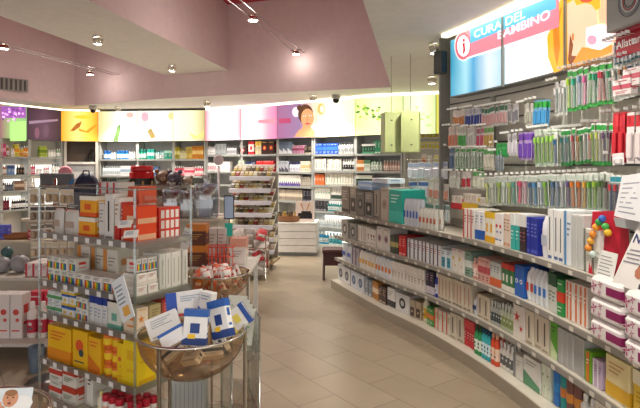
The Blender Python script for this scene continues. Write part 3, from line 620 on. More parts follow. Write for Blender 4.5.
# tiered spinner rack of sloping trays
cx, cy = (254-320)/F*8.3, 8.3
t = tag(empty('tiered_display_rack', (cx, cy, 0), -.12), 'tiered display rack of seven sloping white lipped trays', 'display rack')
m = MB(); m.box(0, .16, .1, .7, .03, 1.38, '#b0aca2'); m.box(0, -.02, .1, .12, .3, 1.2, '#a09c92'); m.build('back_board', t)
for sg in (-1, 1):
    m = MB(); m.box(sg*.22, -.02, 0, .1, .3, .14, '#8a6a44'); m.build('foot', t)
m = MB(); m.box(0, -.02, .1, .74, .5, .04, '#b09a78'); m.build('base_board', t)
cols = ['#b09a50', '#c4ac70', '#8c7c60', '#a04438', '#d8c890', '#60584c', '#c8b0a0', '#e0dcc8']
for k in range(7):
    z = 1.38-k*.185; w_ = .62+k*.022
    T = lambda p, z=z: Vector((p.x, p.y, z+p.z+(p.y+.28)*.55))
    m = MB(); m.box(0, -.08, 0, w_, .38, .012, '#c8c6be', T); tr = m.build('tray', t)
    m = MB(); m.box(0, -.28, -.012, w_, .012, .06, '#dfe0ea', T); m.build('tray_lip', tr)
    n = 9
    for i in range(n):
        for r in range(2):
            c = cols[(i*3+k*5+r) % 8]; mb = MB(); mb.bbox(0, 0, 0, w_/n*.88, .03, .1, c, .004); mb.box(0, -.0165, .055, w_/n*.7, .002, .025, '#f0ece0')
            o = mb.build('sachet'); lx, ly = -w_/2+w_/n*(i+.5), -.22+r*.14
            co_, si = math.cos(-.12), math.sin(-.12)
            o.location = (cx+lx*co_-ly*si, cy+lx*si+ly*co_, z+.02+(ly+.28)*.55); o.rotation_euler = (-.85, 0, -.12)
            tag(o, 'small sachet, %s from left, %s row of %s tray from top, tiered rack' % (ORD[i], ('front', 'back')[r], ORD[k]), 'sachet', 'sachets in the tiered rack')
# hanging cabinet
t = tag(empty('hanging_cabinet', ((400-320)/F*6.1, 6.1, 1.74)), 'pale yellow green twin cabinet hanging from ceiling wires', 'hanging cabinet')
for sg, rz, dy in ((-1, .1, .0), (1, -.28, -.12)):
    T = Matrix.Translation((sg*.103, dy, 0)) @ Matrix.Rotation(rz, 4, 'Z')
    m = MB(); m.bbox(0, 0, 0, .2, .2, .46, '#aab87c', .006); o = m.build('cabinet_box', t); o.matrix_local = T
    m = MB(); m.box(0, -.103, .01, .19, .006, .44, '#b6c286'); d_ = m.build('door_panel', o)
    for z in (.08, .36):
        m = MB(); m.box(-.0+sg*.02, -.108, z, .022, .006, .012, '#50544c'); m.build('screw_plate', o)
    m = MB(); m.tube([(sg*.1, dy, .46), (sg*.1, dy, LOW-1.74)], .003, STEEL, 5); m.build('wire', t)
# dark stool at the tip of the curved shelving
x, y = (333-320)/F*7.35, 7.5
t = tag(empty('stool', (x, y, 0)), 'dark maroon stool behind the tip of curved shelving', 'stool')
m = MB(); m.bbox(0, 0, .36, .3, .3, .06, '#4a1c1c', .015); m.build('seat', t)
for a in (-1, 1):
    for b_ in (-1, 1):
        m = MB(); m.tube([(a*.13, b_*.13, 0), (a*.12, b_*.12, .37)], .016, '#3a1616'); m.build('leg', t)
m = MB(); m.box(0, -.12, .2, .24, .02, .16, '#4a1c1c'); m.build('apron', t)
# ------------------------------------------------------------------ the curved shelving on the right
Z1, Z2, Z3, Z4 = 1.0, .68, .39, .105
G0, G1, G2, G3 = 'top curved shelf', 'second curved shelf', 'third curved shelf', 'curved plinth'
gt = tag(empty('curved_shelving', (0, 0, 0)), 'long curved shelving run with high slatted panel on the right', 'shelving')
PB = GON.spx(450, .42); SE = '#c8c2b4'
m = MB(); GON.ribbon(m, 0, GON.L, -.06, .42, 0, .095, '#a39a88'); GON.ribbon(m, 0, GON.L, -.055, .42, .095, .102, '#e4dfd0'); m.build('plinth', gt)
for z in (Z3, Z2, Z1):
    m = MB(); GON.ribbon(m, 0, GON.L, 0, .42, z-.025, z-.002, '#cfcabd'); sh = m.build('shelf', gt)
    m = MB(); GON.ribbon(m, 0, GON.L, -.012, 0, z-.036, z+.004, '#96928a'); GON.ribbon(m, 0, GON.L, -.0125, -.0118, z-.036, z-.032, '#3c3a36'); m.build('price_rail', sh)
    for k in range(30):
        q = .12+k*(GON.L-.2)/30+random.uniform(-.03, .03); m = MB(); GON.ribbon(m, q, q+.04, -.0145, -.0125, z-.032, z-.006, '#d6d2c6'); m.build('price_tag', sh)
m = MB(); GON.ribbon(m, 0, PB, .42, .45, .1, .97, '#b5b1a8'); m.build('low_back_panel', gt)
PAN = M('#dbd8cc', .5)
m = MB(); GON.ribbon(m, PB, GON.L, .42, .5, 0, LOW, PAN); m.build('high_back_panel', gt)
for z in [1.2+k*.2 for k in range(6)]:
    m = MB(); GON.ribbon(m, PB+.01, GON.L, .412, .42, z-.006, z+.006, '#57544c'); m.build('panel_groove', gt)
m = MB(); GON.ribbon(m, PB-.02, PB, .30, .52, 0, LOW, '#8c8c86'); m.build('end_upright', gt)
for q in (PB+.62, PB+1.5, PB+2.3, 1.0, .02):
    m = MB(); GON.ribbon(m, q, q+.03, .385, .42, .1, 2.2 if q > PB else .98, '#a8a69c'); m.build('upright', gt)
for q in (PB+.05, PB+.9):
    m = MB(); GON.ribbon(m, q, q+.9, .40, .42, 1.03, 1.08, '#a8a498'); m.build('cross_rail', gt)

# backlit baby banner
ZT_ = 2.80; d0 = .30
bt = tag(empty('lightbox_banner', (0, 0, 0)), 'large backlit banner with blue left part and baby photo above the hanging packs', 'lightbox')
SB = GON.spx(450, d0)
zb = GON.pt(453, 97, d0).z
m = MB(); GON.ribbon(m, SB, GON.L-.25, d0+.006, d0+.11, zb, ZT_, '#8f938f'); m.build('lightbox_case', bt)
S1 = GON.spx(504, d0); S2 = GON.spx(567, d0); S3 = GON.L-.27
panel_uv(GON, SB+.01, S1-.004, d0, zb+.01, ZT_-.01, gradient('blue_print', [(0, '#2f9cc4'), (.3, '#9cd8ea'), (.45, '#3f9fd0'), (.75, '#d8eaf2'), (1, '#a8d4e6')], 0, 1.0), 'picture_panel', bt, 10)
panel_uv(GON, S1+.004, S2-.004, d0, zb+.01, ZT_-.01, gradient('white_print', [(0, '#d4e8f0'), (.2, '#fffdf8'), (1, '#ffffff')], 0, 1.15), 'picture_panel', bt, 10)
panel_uv(GON, S2+.004, S3, d0, zb+.01, ZT_-.01, gradient('warm_print', [(0, '#f2a838'), (.12, '#f6cc9c'), (.3, '#f6d4c0'), (.5, '#f6b070'), (1, '#f2c090')], 0, .85), 'picture_panel', bt, 12)
def onban(name, pts, c, off, e=.82, mat=None):
    m = MB(); m.poly([GON.pt(x, y, d0-off) for x, y in pts], mat or glow(c, e)); return m.build(name, bt)
# blue sky wedge, pink stripe with white outline, roundel
def strip(name, x0, y0a, y0b, x1, y1a, y1b, c, off, n=14):
    m = MB()
    for i in range(n):
        a, b = i/n, (i+1)/n; P = lambda k, u: GON.pt(x0+(x1-x0)*k, (y0a+(y1a-y0a)*k)*(1-u)+(y0b+(y1b-y0b)*k)*u, d0-off)
        m.poly([P(a, 1), P(b, 1), P(b, 0), P(a, 0)], glow(c, 1.0))
    return m.build(name, bt)
strip('blue_field', 504, 11, 34, 560, -16, 16, '#58b4dc', .003)
strip('blue_field', 546, -9, 20, 562, -16, 12, '#3c98cc', .004)
strip('stripe_outline', 462, 29.5, 60.5, 560, -8.5, 29, '#f6f2ee', .006)
strip('stripe', 463, 31.2, 58.8, 559, -6.8, 27, '#e87f90', .009)
strip('stripe_upper', 470, 29, 43.5, 556, -5, 8.5, '#58b0d4', .0105)
onban('roundel_outline', ell(463, 46, 8.6, 15, 20), '#f6f2ee', .007); onban('roundel_ring', ell(463, 46, 7.8, 13.8, 20), '#d86478', .010)
onban('roundel', ell(463.5, 46, 6.3, 10.6, 20), '#ffffff', .012)
onban('emblem_dot', ell(463.8, 40.2, 1.1, 1.8, 10), '#c02440', .014)
onban('emblem_figure', [(462.3, 43.5), (464.6, 42.7), (465.2, 50.6), (463.7, 54), (462.6, 53.2), (463.3, 49)], '#c02440', .014)
LT = glow('#f4f8fa', 1.1)
lettering(GON, 473.5, 38.5, 'CURA DEL', .096, LT, 'lettering', bt, d0-.016, .5)
lettering(GON, 497, 39.5, 'BAMBINO', .096, LT, 'lettering', bt, d0-.017, .5)
# baby and mother photo (warm shapes)
onban('photo_hair', [(547, 38), (549, 24), (555, 9), (564, -6), (600, -20), (600, 8), (575, 20), (570, 66), (554, 73), (548, 58)], '#f3ad2c', .006, 1.0)
onban('photo_hair_strand', [(553, 30), (557, 14), (562, 6), (559, 26), (560, 48), (557, 66), (554, 52)], '#d8861c', .008)
onban('photo_face', [(567, 4), (578, -3), (590, 3), (597, 12), (598, 30), (588, 46), (574, 58), (568, 62)], '#f6d2b0', .008)
onban('photo_lips', ell(586, 0, 6, 2.5), '#d8553c', .010)
onban('photo_baby', [(586, 28), (600, 24), (616, 28), (620, 32), (610, 44), (600, 52), (586, 46)], '#fbeaf0', .010, 1.1)
onban('photo_cheek', ell(592, 40, 5, 5), '#f3a8c0', .012)
onban('photo_sleeve', [(572, 64), (582, 47), (600, 50), (612, 44), (612, 52), (592, 60), (578, 66)], '#f2952a', .013)
onban('photo_shadow_hair', [(568, 60), (570, 34), (573, 44), (575, 50), (577, 64), (570, 67)], '#8c4a20', .009)
onban('photo_ear', ell(573, 37, 1.2, 4), '#c88450', .011)
for s_ in (S1, S2):
    m = MB(); GON.ribbon(m, s_-.008, s_+.008, d0-.022, d0+.01, zb-.01, ZT_+.01, '#9aa29e'); m.build('frame_post', bt)
m = MB(); GON.ribbon(m, SB, GON.L-.25, .2, .27, LOW-.035, LOW-.004, M('#fff0c8', .5, 0, 2.0)); struct(m.build('trim_3'))
# small monitor on the end upright
pz = GON.pt(448, 62, .25); t = tag(empty('loudspeaker', pz, .6), 'small dark loudspeaker on the end upright beside the banner', 'loudspeaker')
m = MB(); m.bbox(0, .1, -.1, .09, .1, .22, '#3c3c3a', .01); m.build('speaker_case', t); m = MB(); m.box(0, .047, -.09, .075, .004, .2, '#1e1e1e'); m.build('grille', t)

# ---- products standing on the shelves
def g(x0, x1, z, n, hp, kd, c, ds, pl, st='text', dc=None, **k):
    if kd == 'carton' and k.get('rows') == 2: k['rows'] = 1; k['depth'] = min(.34, k.get('depth', .13)*1.7)
    if dc is None: dc = ('#444444', '#999999') if kd == 'carton' else ('#f4f4f4', '#ffffff')
    if z < .9 and kd != 'spray': hp *= .87
    run(GON, x0, x1, z, n, hp, kd, c, ds, pl, st, dc, **k)
# top shelf
g(341, 349, Z1, 1, 26, 'carton', '#8e8376', 'taupe carton at the shelf tip', G0, 'text', ('#d0c8bc', '#3a3430'), depth=.2)
g(349.5, 356, Z1, 1, 27, 'carton', '#a39a8c', 'stone grey carton with dark picture', G0, 'photo', ('#4a443e', '#d0c8b8'), depth=.2)
g(356.5, 364, Z1, 1, 24, 'carton', '#77706a', 'dark grey carton under a blue carton', G0, 'circle', ('#2c2a2c', '#b0a8a0'), depth=.2)
g(364.5, 373, Z1, 1, 25, 'carton', '#8d8580', 'grey carton with black motif', G0, 'photo', ('#201c20', '#c0b8b0'), depth=.2)
_p = GON.at(GON.spx(362, .1), .1)[0]
g(357.5, 372, Z1+25*_p.y/F+.012, 1, 8, 'carton', '#9cbce8', 'light blue carton lying on grey cartons', G0, 'band', ('#c8dcf4', '#5078b0'), depth=.22, d=.05)
g(373.5, 379, Z1, 1, 29, 'carton', '#a49a8e', 'narrow taupe carton', G0, 'vtext', ('#4c4440', '#5c544c'), depth=.24)
g(379.5, 388, Z1, 1, 33, 'carton', '#b9aea2', 'large beige carton left of the turquoise one', G0, 'circle', ('#a08c7c', '#8c7868'), depth=.28)
g(388.5, 402, Z1, 1, 33, 'carton', '#27b3a2', 'large turquoise carton', G0, 'bottom', ('#40c4b4', '#d0f4ec'), depth=.3)
_p = GON.at(GON.spx(383, .1), .1)[0]
g(371, 387, Z1+35*_p.y/F+.01, 1, 5, 'carton', '#dce4ee', 'flat white carton lying on a beige carton', G0, 'text', ('#8aa4c8', '#8aa4c8'), depth=.22, d=.05)
g(403, 418, Z1, 5, 27, 'pouch', '#c8ccd4', 'clear grey pouch with blue prints', G0, '', ('#8c98b0', '#3c62b8'), depth=.05, rows=2)
g(418, 436, Z1, 5, 20, 'pouch', '#d4d4cc', 'pale clear pouch with red prints', G0, '', ('#b0a8a0', '#c86848'), depth=.05, rows=2)
g(463, 474, Z1, 3, 29, 'carton', '#ece8e0', 'white carton with red end', G0, 'edge', ('#d03838', '#a05050'), depth=.14, rows=2)
g(474.5, 483, Z1, 2, 29, 'carton', '#eaeaea', 'white carton with blue square', G0, 'bottom', ('#2c64b8', '#7890b8'), depth=.14, rows=2)
g(483.5, 493, Z1, 2, 31, 'carton', '#f0ecdc', 'white carton with yellow top', G0, 'both', ('#e8c024', '#e8b020'), depth=.14, rows=2)
g(493.5, 502, Z1, 2, 32, 'carton', '#f2f0ec', 'white carton with red and blue discs', G0, 'blob', ('#d83434', '#2c60b8'), depth=.14)
g(502.5, 510, Z1, 2, 34, 'carton', '#e6d4c4', 'peach beige carton', G0, 'text', ('#b07858', '#c89878'), depth=.16)
g(510.5, 518, Z1, 2, 36, 'carton', '#3cb0a8', 'teal carton with white head', G0, 'top', ('#e8ecea', '#d8f4f0'), depth=.16)
g(518.5, 525, Z1, 2, 37, 'carton', '#34262c', 'black carton with white head', G0, 'top', ('#e4e4e2', '#b06078'), depth=.16)
g(525.5, 537, Z1, 3, 37, 'carton', '#1f2f9c', 'deep blue carton', G0, 'text', ('#7888d8', '#4858b8'), depth=.16)
g(538, 546, Z1, 1, 42, 'pouch', '#e8e8ee', 'white pouch leaning beside deep blue cartons', G0, '', ('#f4f4f6', '#b8c0d0'), depth=.08)
g(547, 562, Z1, 3, 52, 'carton', '#eeeeec', 'tall white carton with black strip', G0, 'vtext', ('#3c4450', '#5068a0'), depth=.2)
g(563, 570, Z1, 1, 55, 'carton', '#e4e8ea', 'tall white carton with blue wave', G0, 'edge', ('#4c90c8', '#7090b0'), depth=.2)
g(570.5, 582, Z1, 2, 54, 'carton', '#d9dad8', 'tall pale grey carton', G0, 'ribs', ('#c0c2c0', '#a0a0a0'), depth=.22)
g(583, 598, Z1, 2, 44, 'carton', '#dcdad2', 'stacked grey white carton with dark code', G0, 'edge', ('#7a7e74', '#8c8c84'), depth=.18, stack=2)
# plastic pouch bag in red with a colourful figure, white note, magazine
p, tt = GON.at(GON.spx(609, .1), .1); a = math.atan2(tt.y, tt.x)
t = tag(empty('gift_bag', (p.x, p.y, Z1+.001), a+.25), 'red gift bag with orange and green toy bracelet before the magazine', 'gift bag')
m = MB(); m.faces([(-.09,-.05,0),(.09,-.05,0),(.09,.05,0),(-.09,.05,0),(-.09,-.02,.34),(.1,-.02,.36),(.1,.02,.36),(-.09,.02,.34)], [(0,3,2,1),(0,1,5,4),(1,2,6,5),(2,3,7,6),(3,0,4,7),(4,5,6,7)], '#c02038'); m.build('bag_body', t)
m = MB()
for k, (x, z, c) in enumerate(((-.08,.14,'#e89030'),(-.065,.18,'#e8a838'),(-.05,.22,'#e89030'),(-.03,.26,'#f0a030'),(-.01,.29,'#30a050'),(.01,.31,'#3868c0'),(.03,.27,'#48b050'),(.045,.24,'#e8b830'),(-.05,.11,'#c8d8d0'))): m.ball((x, -.06, z), .02, c, 10)
m.build('bead_figure', t)
p, tt = GON.at(GON.spx(600, .0), .02)
t = tag(empty('leaflet', (p.x, p.y, Z1+.001), a), 'small white printed leaflet in front of the red gift bag', 'leaflet')
m = MB(); m.faces([(-.07, 0, 0), (.07, 0, 0), (.07, .03, .14), (-.07, .03, .14), (-.07, .004, 0), (.07, .004, 0), (.07, .034, .14), (-.07, .034, .14)], [(0,1,2,3),(4,7,6,5),(0,4,5,1),(3,2,6,7),(0,3,7,4),(1,5,6,2)], '#e6e6e2'); m.build('paper', t)
m = MB()
for k in range(6): z = .02+k*.018; m.poly([(-.055, z*.214-.001, z), (.05-.01*(k % 3), z*.214-.001, z), (.05-.01*(k % 3), (z+.005)*.214-.001, z+.005), (-.055, (z+.005)*.214-.001, z+.005)], '#8c8c90')
m.build('printed_lines', t)
p, tt = GON.at(GON.spx(629, .0), .0)
t = tag(empty('magazine', (p.x, p.y, Z1+.001), a+.1), 'large leaning white magazine with blue title, right edge of top shelf', 'magazine')
T = lambda p: Vector((p.x+p.z*.30, p.y+p.z*.25, p.z))
m = MB(); m.box(0, .0, 0, .22, .012, .33, '#e9e6e2', T); m.build('cover', t)
m = MB(); vs_, fs_ = text_verts('Nexcare', .062); m.faces([T(Vector((x-.10, -.0085, y+.22))) for x, y, z in vs_], fs_, '#2c3c78'); m.build('title_lettering', t)
m = MB()
for (x, z, r, c) in ((-.03, .29, .025, '#9c9878'), (.05, .3, .03, '#c8a890'), (.03, .09, .035, '#b8785c'), (.03, .11, .03, '#4a3428'), (.08, .03, .03, '#3a3a44')):
    m = MB(); m.poly([T(Vector((x+r*math.cos(q*.7854), -.0078-.003*r, z+r*math.sin(q*.7854)))) for q in range(8)], c); m.build('cover_photo', t)
m = MB()
for k in range(4): m.box(-.05, -.0075, .12+k*.02, .1-.02*(k % 2), .001, .007, '#90909c', T)
m.build('cover_text', t)

# second shelf
g(341, 348, Z2, 1, 20, 'carton', '#a8a49c', 'grey carton with round motif', G1, 'circle', ('#5c5854', '#d0ccc4'), depth=.2)
g(348.5, 356, Z2, 1, 19, 'carton', '#8f8c88', 'dark grey carton with round motif', G1, 'circle', ('#3c3c40', '#c8c4c0'), depth=.2)
g(357, 366, Z2, 3, 20, 'carton', '#d8d4cc', 'white grey carton', G1, 'vtext', ('#9c5c50', '#8c8c88'), depth=.16, rows=2)
g(366.5, 375, Z2, 3, 20, 'carton', '#e4e0d8', 'white carton with maroon spot', G1, 'blob', ('#8c4444', '#6c6c6c'), depth=.16, rows=2)
g(376, 389, Z2, 2, 26, 'carton', '#dcd8d2', 'tall white carton with mauve drawing', G1, 'circle', ('#b08c94', '#705c68'), depth=.22)
g(389.5, 397, Z2, 3, 20, 'carton', '#4c5448', 'dark olive carton', G1, 'band', ('#b0a468', '#2c302c'), depth=.12, rows=2)
g(398, 405, Z2, 2, 23, 'carton', '#d02c30', 'bright red carton', G1, 'text', ('#f4b0a8', '#f4b0a8'), depth=.22)
g(405.5, 440, Z2, 9, 23, 'carton', '#e2e2e4', 'white carton with navy strip', G1, 'edge', ('#2c3458', '#b03040'), depth=.18, rows=2)
g(441, 450, Z2, 2, 22, 'carton', '#d8e4e8', 'white carton with teal picture', G1, 'photo', ('#3c94ac', '#285c80'), depth=.2)
g(450.5, 463, Z2, 2, 27, 'carton', '#e8e4dc', 'floral white carton with yellow flowers', G1, 'flower', ('#d8b84c', '#c06c98'), depth=.2)
g(463.5, 470, Z2, 1, 28, 'carton', '#88a898', 'sage green carton', G1, 'band', ('#e0e8e0', '#405c50'), depth=.2)
g(471, 477, Z2, 2, 24, 'bottle', '#e0a898', 'pink bottle', G1, '', ('#e8b8a8', '#f4dcd0'))
g(477.5, 489, Z2, 3, 28, 'carton', '#d8a89c', 'salmon pink carton', G1, 'band', ('#b85058', '#8c3c48'), depth=.18)
g(489.5, 500, Z2, 3, 28, 'carton', '#c8ccc4', 'pale grey carton with orange foot', G1, 'bottom', ('#d86838', '#4c70a0'), depth=.18)
g(500.5, 513, Z2, 3, 32, 'carton', '#3c7c4c', 'green carton with red head', G1, 'both', ('#c83c34', '#e8e4d8'), depth=.18)
g(513.5, 523, Z2, 2, 36, 'carton', '#2c68c0', 'bright blue carton', G1, 'circle', ('#e8f0fc', '#1c3c80'), depth=.2)
g(523.5, 532, Z2, 2, 38, 'pouch', '#eceef0', 'white pouch with blue head', G1, '', ('#3060c0', '#d04840'), depth=.09)
g(532.5, 546, Z2, 3, 40, 'pouch', '#e4e8ea', 'white pouch with dark head', G1, '', ('#202c34', '#3878c8'), depth=.09, rows=2)
g(546.5, 556, Z2, 2, 44, 'carton', '#d4d8ce', 'pale carton with dark green top', G1, 'top', ('#28583c', '#60786c'), depth=.2)
g(556.5, 563, Z2, 1, 42, 'carton', '#2c9848', 'vivid green carton', G1, 'band', ('#d84028', '#d8f0d8'), depth=.2)
g(564, 586, Z2, 5, 46, 'carton', '#ece4da', 'white carton with orange block', G1, 'vstripe', ('#e07848', '#ffffff'), depth=.22)
def pack(x0, x1, z, h, lab, d, rot=0.0):       # soft wrapped pack, white with magenta leaves
    s0, s1 = GON.spx(x0, d), GON.spx(x1, d); w = s1-s0; p, tt = GON.at((s0+s1)/2, d+.13)
    t = tag(empty('wrapped_pack', (p.x, p.y, z), math.atan2(tt.y, tt.x)+rot), lab, 'pack', 'white magenta wrapped packs')
    m = MB(); m.bbox(0, 0, 0, w, .26, h, '#ece7e6', .02); m.build('wrapping', t)
    m = MB()
    m.box(w*.28, 0, h*.3, w*.44+.003, .264, h*.38, '#8c1c5c')
    m.build('magenta_panel', t)
    m = MB()
    for (x, zz, r) in ((-.33, .5, .3), (-.12, .68, .2), (-.15, .28, .17)):
        for k in range(4):
            a = k*1.4+.5; cx_, cz_ = x*w, zz*h; R = r*h
            m.poly([(cx_, -.1325, cz_), (cx_+R*.5*math.cos(a-.35), -.1325, cz_+R*.5*math.sin(a-.35)), (cx_+R*math.cos(a), -.1325, cz_+R*math.sin(a)), (cx_+R*.5*math.cos(a+.35), -.1325, cz_+R*.5*math.sin(a+.35))], '#b03070')
    m.build('leaf_print', t)
for i, (x0, x1, d) in enumerate(((589, 621, -.03), (622.5, 652, -.07))):
    for k in range(3): pack(x0, x1, Z2+.001+k*.113, .108, 'white wrapped pack with magenta leaves, %s layer, %s stack' % (('bottom', 'middle', 'top')[k], ('left', 'right')[i]), d, 0)

# third shelf
g(341, 351, Z3, 2, 19, 'pouch', '#d8dce4', 'white blue pouch near the tip', G2, '', ('#b8c4d8', '#4868b0'), depth=.08, rows=2)
g(351.5, 358, Z3, 2, 20, 'carton', '#b8b0b4', 'grey violet carton', G2, 'edge', ('#503c60', '#7c6c84'), depth=.15, rows=2)
g(358.5, 374, Z3, 5, 20, 'pouch', '#ece8e0', 'white pouch with yellow flash', G2, '', ('#d8e0ec', '#e0a838'), depth=.06, rows=2)
g(374.5, 391, Z3, 5, 22, 'pouch', '#e8ecf0', 'white pouch with orange flash', G2, '', ('#6090c8', '#e07c30'), depth=.06, rows=2)
g(391.5, 424, Z3, 10, 24, 'carton', '#e6e2d8', 'slim ivory carton', G2, 'top', ('#f0ece4', '#8c6c5c'), depth=.16, rows=2)
g(425, 433, Z3, 2, 27, 'carton', '#343048', 'dark navy carton', G2, 'bottom', ('#d8d0d8', '#c8a0b0'), depth=.2, rows=2)
g(433.5, 436.5, Z3, 1, 29, 'bottle', '#2c3cb0', 'blue bottle', G2, '', ('#e8e8f0', '#d8dcf0'))
g(437, 470, Z3, 9, 30, 'carton', '#d8cdb8', 'beige carton in the long row', G2, 'vtext', ('#b87868', '#8c8474'), depth=.2, rows=2)
g(470.5, 476, Z3, 1, 20, 'pouch', '#dfe4ec', 'small white pouch with blue print', G2, '', ('#f0f0f4', '#283c78'), depth=.08)
g(476.5, 489, Z3, 2, 27, 'carton', '#dacfba', 'beige carton pair with dark line', G2, 'vtext', ('#5c5040', '#a09078'), depth=.2)
g(489.5, 499, Z3, 4, 27, 'bottle', '#b8bcb4', 'grey bottle with dark label', G2, '', ('#d8dcd4', '#404c50'))
g(499.5, 512, Z3, 4, 30, 'bottle', '#c0c8b0', 'pale green bottle with olive label', G2, '', ('#e0e4dc', '#8c9c58'), rows=2)
g(512.5, 525, Z3, 1, 41, 'carton', '#ebe4dc', 'tall white carton with red bouquet', G2, 'flower', ('#c83840', '#40505c'), depth=.16)
g(525.5, 548, Z3, 3, 40, 'carton', '#ded3bf', 'cream beige carton with dark side', G2, 'vtext', ('#504838', '#a89c84'), depth=.22, rows=1)
g(549, 556, Z3, 1, 42, 'carton', '#5cb02c', 'leaf green carton leaning', G2, 'diag', ('#d8ecb8', '#306818'), depth=.14)
g(557, 583, Z3, 5, 42, 'carton', '#c8c8c4', 'silver grey slim carton', G2, 'ribs', ('#a8a8a8', '#808080'), depth=.2, rows=2)
g(584, 591, Z3, 1, 36, 'carton', '#70ac28', 'green carton with orange panel', G2, 'vstripe', ('#e07828', '#ffffff'), depth=.2)
g(591.5, 601, Z3, 2, 32, 'carton', '#c8b4d0', 'lilac white carton', G2, 'edge', ('#f0ecf0', '#806c98'), depth=.16)
g(604, 629, Z3, 1, 49, 'carton', '#ecdca4', 'large cream yellow carton', G2, 'bottom', ('#e0b02c', '#c8a060'), depth=.24)
g(630, 656, Z3, 1, 52, 'carton', '#e8c440', 'large yellow white carton at right edge', G2, 'top', ('#f0e8c8', '#c09820'), depth=.24)

# plinth
g(335, 350, Z4, 2, 18, 'carton', '#dcdcdc', 'white carton with grey swirl', G3, 'circle', ('#585860', '#a8a8b0'), depth=.2)
g(350.5, 364, Z4, 2, 19, 'carton', '#d4d8e0', 'white carton with blue swirl', G3, 'circle', ('#4c6088', '#90a0b8'), depth=.2)
g(364.5, 371, Z4, 2, 18, 'carton', '#8c98a0', 'blue grey carton', G3, 'text', ('#e0e4e8', '#e0e4e8'), depth=.18)
g(371.5, 378, Z4, 2, 20, 'carton', '#c88c48', 'ochre carton', G3, 'band', ('#f0dcc0', '#704828'), depth=.18)
g(378.5, 386, Z4, 2, 19, 'carton', '#4c3c38', 'brown black carton', G3, 'text', ('#d0b8a0', '#d0b8a0'), depth=.18)
g(386.5, 394, Z4, 1, 22, 'carton', '#ececec', 'white carton with black foot', G3, 'bottom', ('#383840', '#a0a0a0'), depth=.2)
g(394.5, 409, Z4, 1, 21, 'carton', '#dedede', 'wide white carton with black disc', G3, 'circle', ('#24242c', '#c8c8c8'), depth=.24)
g(409.5, 420, Z4, 2, 20, 'carton', '#b8a890', 'tan photo carton', G3, 'photo', ('#50403c', '#d8c8a8'), depth=.2)
g(420.5, 425, Z4, 1, 31, 'bottle', '#ece8cc', 'white bottle with yellow label', G3, '', ('#f4f4ec', '#e8b82c'))
g(425.5, 433, Z4, 2, 20, 'carton', '#50a050', 'green carton with orange band', G3, 'band', ('#e08040', '#e8f0e0'), depth=.2)
g(433.5, 449, Z4, 4, 24, 'carton', '#e4ded2', 'ivory carton with orange strip', G3, 'edge', ('#d86840', '#70a048'), depth=.2, rows=2)
g(449.5, 463, Z4, 2, 29, 'carton', '#d8ceba', 'tall beige carton', G3, 'vtext', ('#506050', '#a09880'), depth=.2, rows=2)
g(463.5, 474, Z4, 4, 30, 'carton', '#cc2834', 'crimson carton', G3, 'top', ('#e04850', '#f0c0c0'), depth=.12, rows=2)
g(473, 480, Z4, 2, 33, 'bottle', '#2c9858', 'green mouthwash bottle', G3, '', ('#1c5c38', '#e8f4e8'), rows=2, d=.0)
g(480.5, 489, Z4, 3, 36, 'bottle', '#34b4bc', 'turquoise mouthwash bottle', G3, '', ('#1c4c70', '#d8f0f4'), rows=2, d=.0)
g(489.5, 496.5, Z4, 2, 38, 'bottle', '#e0502c', 'orange red mouthwash bottle', G3, '', ('#e8b090', '#f0d0b8'), rows=2, d=.0)
g(497, 512, Z4, 4, 30, 'bottle', '#ecebe4', 'white bottle with black neck', G3, '', ('#f0f0ec', '#686c6c'), rows=2)
g(512.5, 522, Z4, 1, 27, 'carton', '#e4e4dc', 'low white carton with grey side', G3, 'edge', ('#8c9094', '#b8b8b8'), depth=.26)
g(522.5, 540, Z4, 1, 34, 'carton', '#ecece6', 'wide white carton with green wave', G3, 'diag', ('#5c9c74', '#a0a8a0'), depth=.26)
g(540.5, 549, Z4, 2, 44, 'carton', '#e4ecd8', 'white carton with green leaf print', G3, 'flower', ('#48902c', '#283c28'), depth=.16)
g(549.5, 556, Z4, 1, 46, 'spray', '#2c78c8', 'blue spray can with orange cap', G3, '', ('#d86a3c', '#3090d8'))
g(556.5, 563, Z4, 1, 46, 'spray', '#249c9c', 'teal spray can with orange cap', G3, '', ('#d0683c', '#d8843c'))
g(563.5, 577, Z4, 2, 47, 'spray', '#7c5048', 'brown spray can with orange cap', G3, '', ('#b0543c', '#d8903c'))
g(552, 580, Z4, 4, 44, 'spray', '#80786c', 'grey spray can with rusty cap', G3+' behind the blue can', '', ('#a8502c', '#c8c0b0'), d=.13)
g(578, 592, Z4, 2, 40, 'bottle', '#e8e8e2', 'white bottle with white cap', G3, '', ('#f4f4f0', '#d0d4d0'), rows=2)
g(593, 628, Z4, 1, 48, 'carton', '#ebe6da', 'wide white carton with yellow flash at the corner', G3, 'diag', ('#e8b838', '#c8b0a0'), depth=.26)

# ---- hanging goods on the slatted panel: d is distance behind the shelf front
def hooks(x0, x1, yb, n, hp, d):
    s0, s1 = GON.spx(x0, d), GON.spx(x1, d); W = (s1-s0)/n; p, t = GON.at((s0+s1)/2, d); h = hp*p.y/F; z = GON.pt((x0+x1)/2, yb, d).z
    for i in range(n):
        q = s0+W*(i+.5); m = MB(); zt = z+h*1.02
        m.tube([GON.map(q, zt, .415), GON.map(q, zt, d-.045), GON.map(q, zt+.012, d-.055)], .0025, CHROME, 5); m.box(*GON.map(q, zt, d-.06), .024, .004, .016, '#f2f2ee'); m.build('hook', gt)
def hang(x0, x1, yb, n, hp, kd, c, ds, pl, dc, d=.25, depth=.02, rows=1, group=None, fill=.88):
    z = GON.pt((x0+x1)/2, yb, d).z; hooks(x0, x1, yb, n, hp, d)
    run(GON, x0, x1, z, n, hp, kd, c, ds, pl, '', dc, d=d-.02, depth=depth, rows=rows, hang=True, fill=fill)
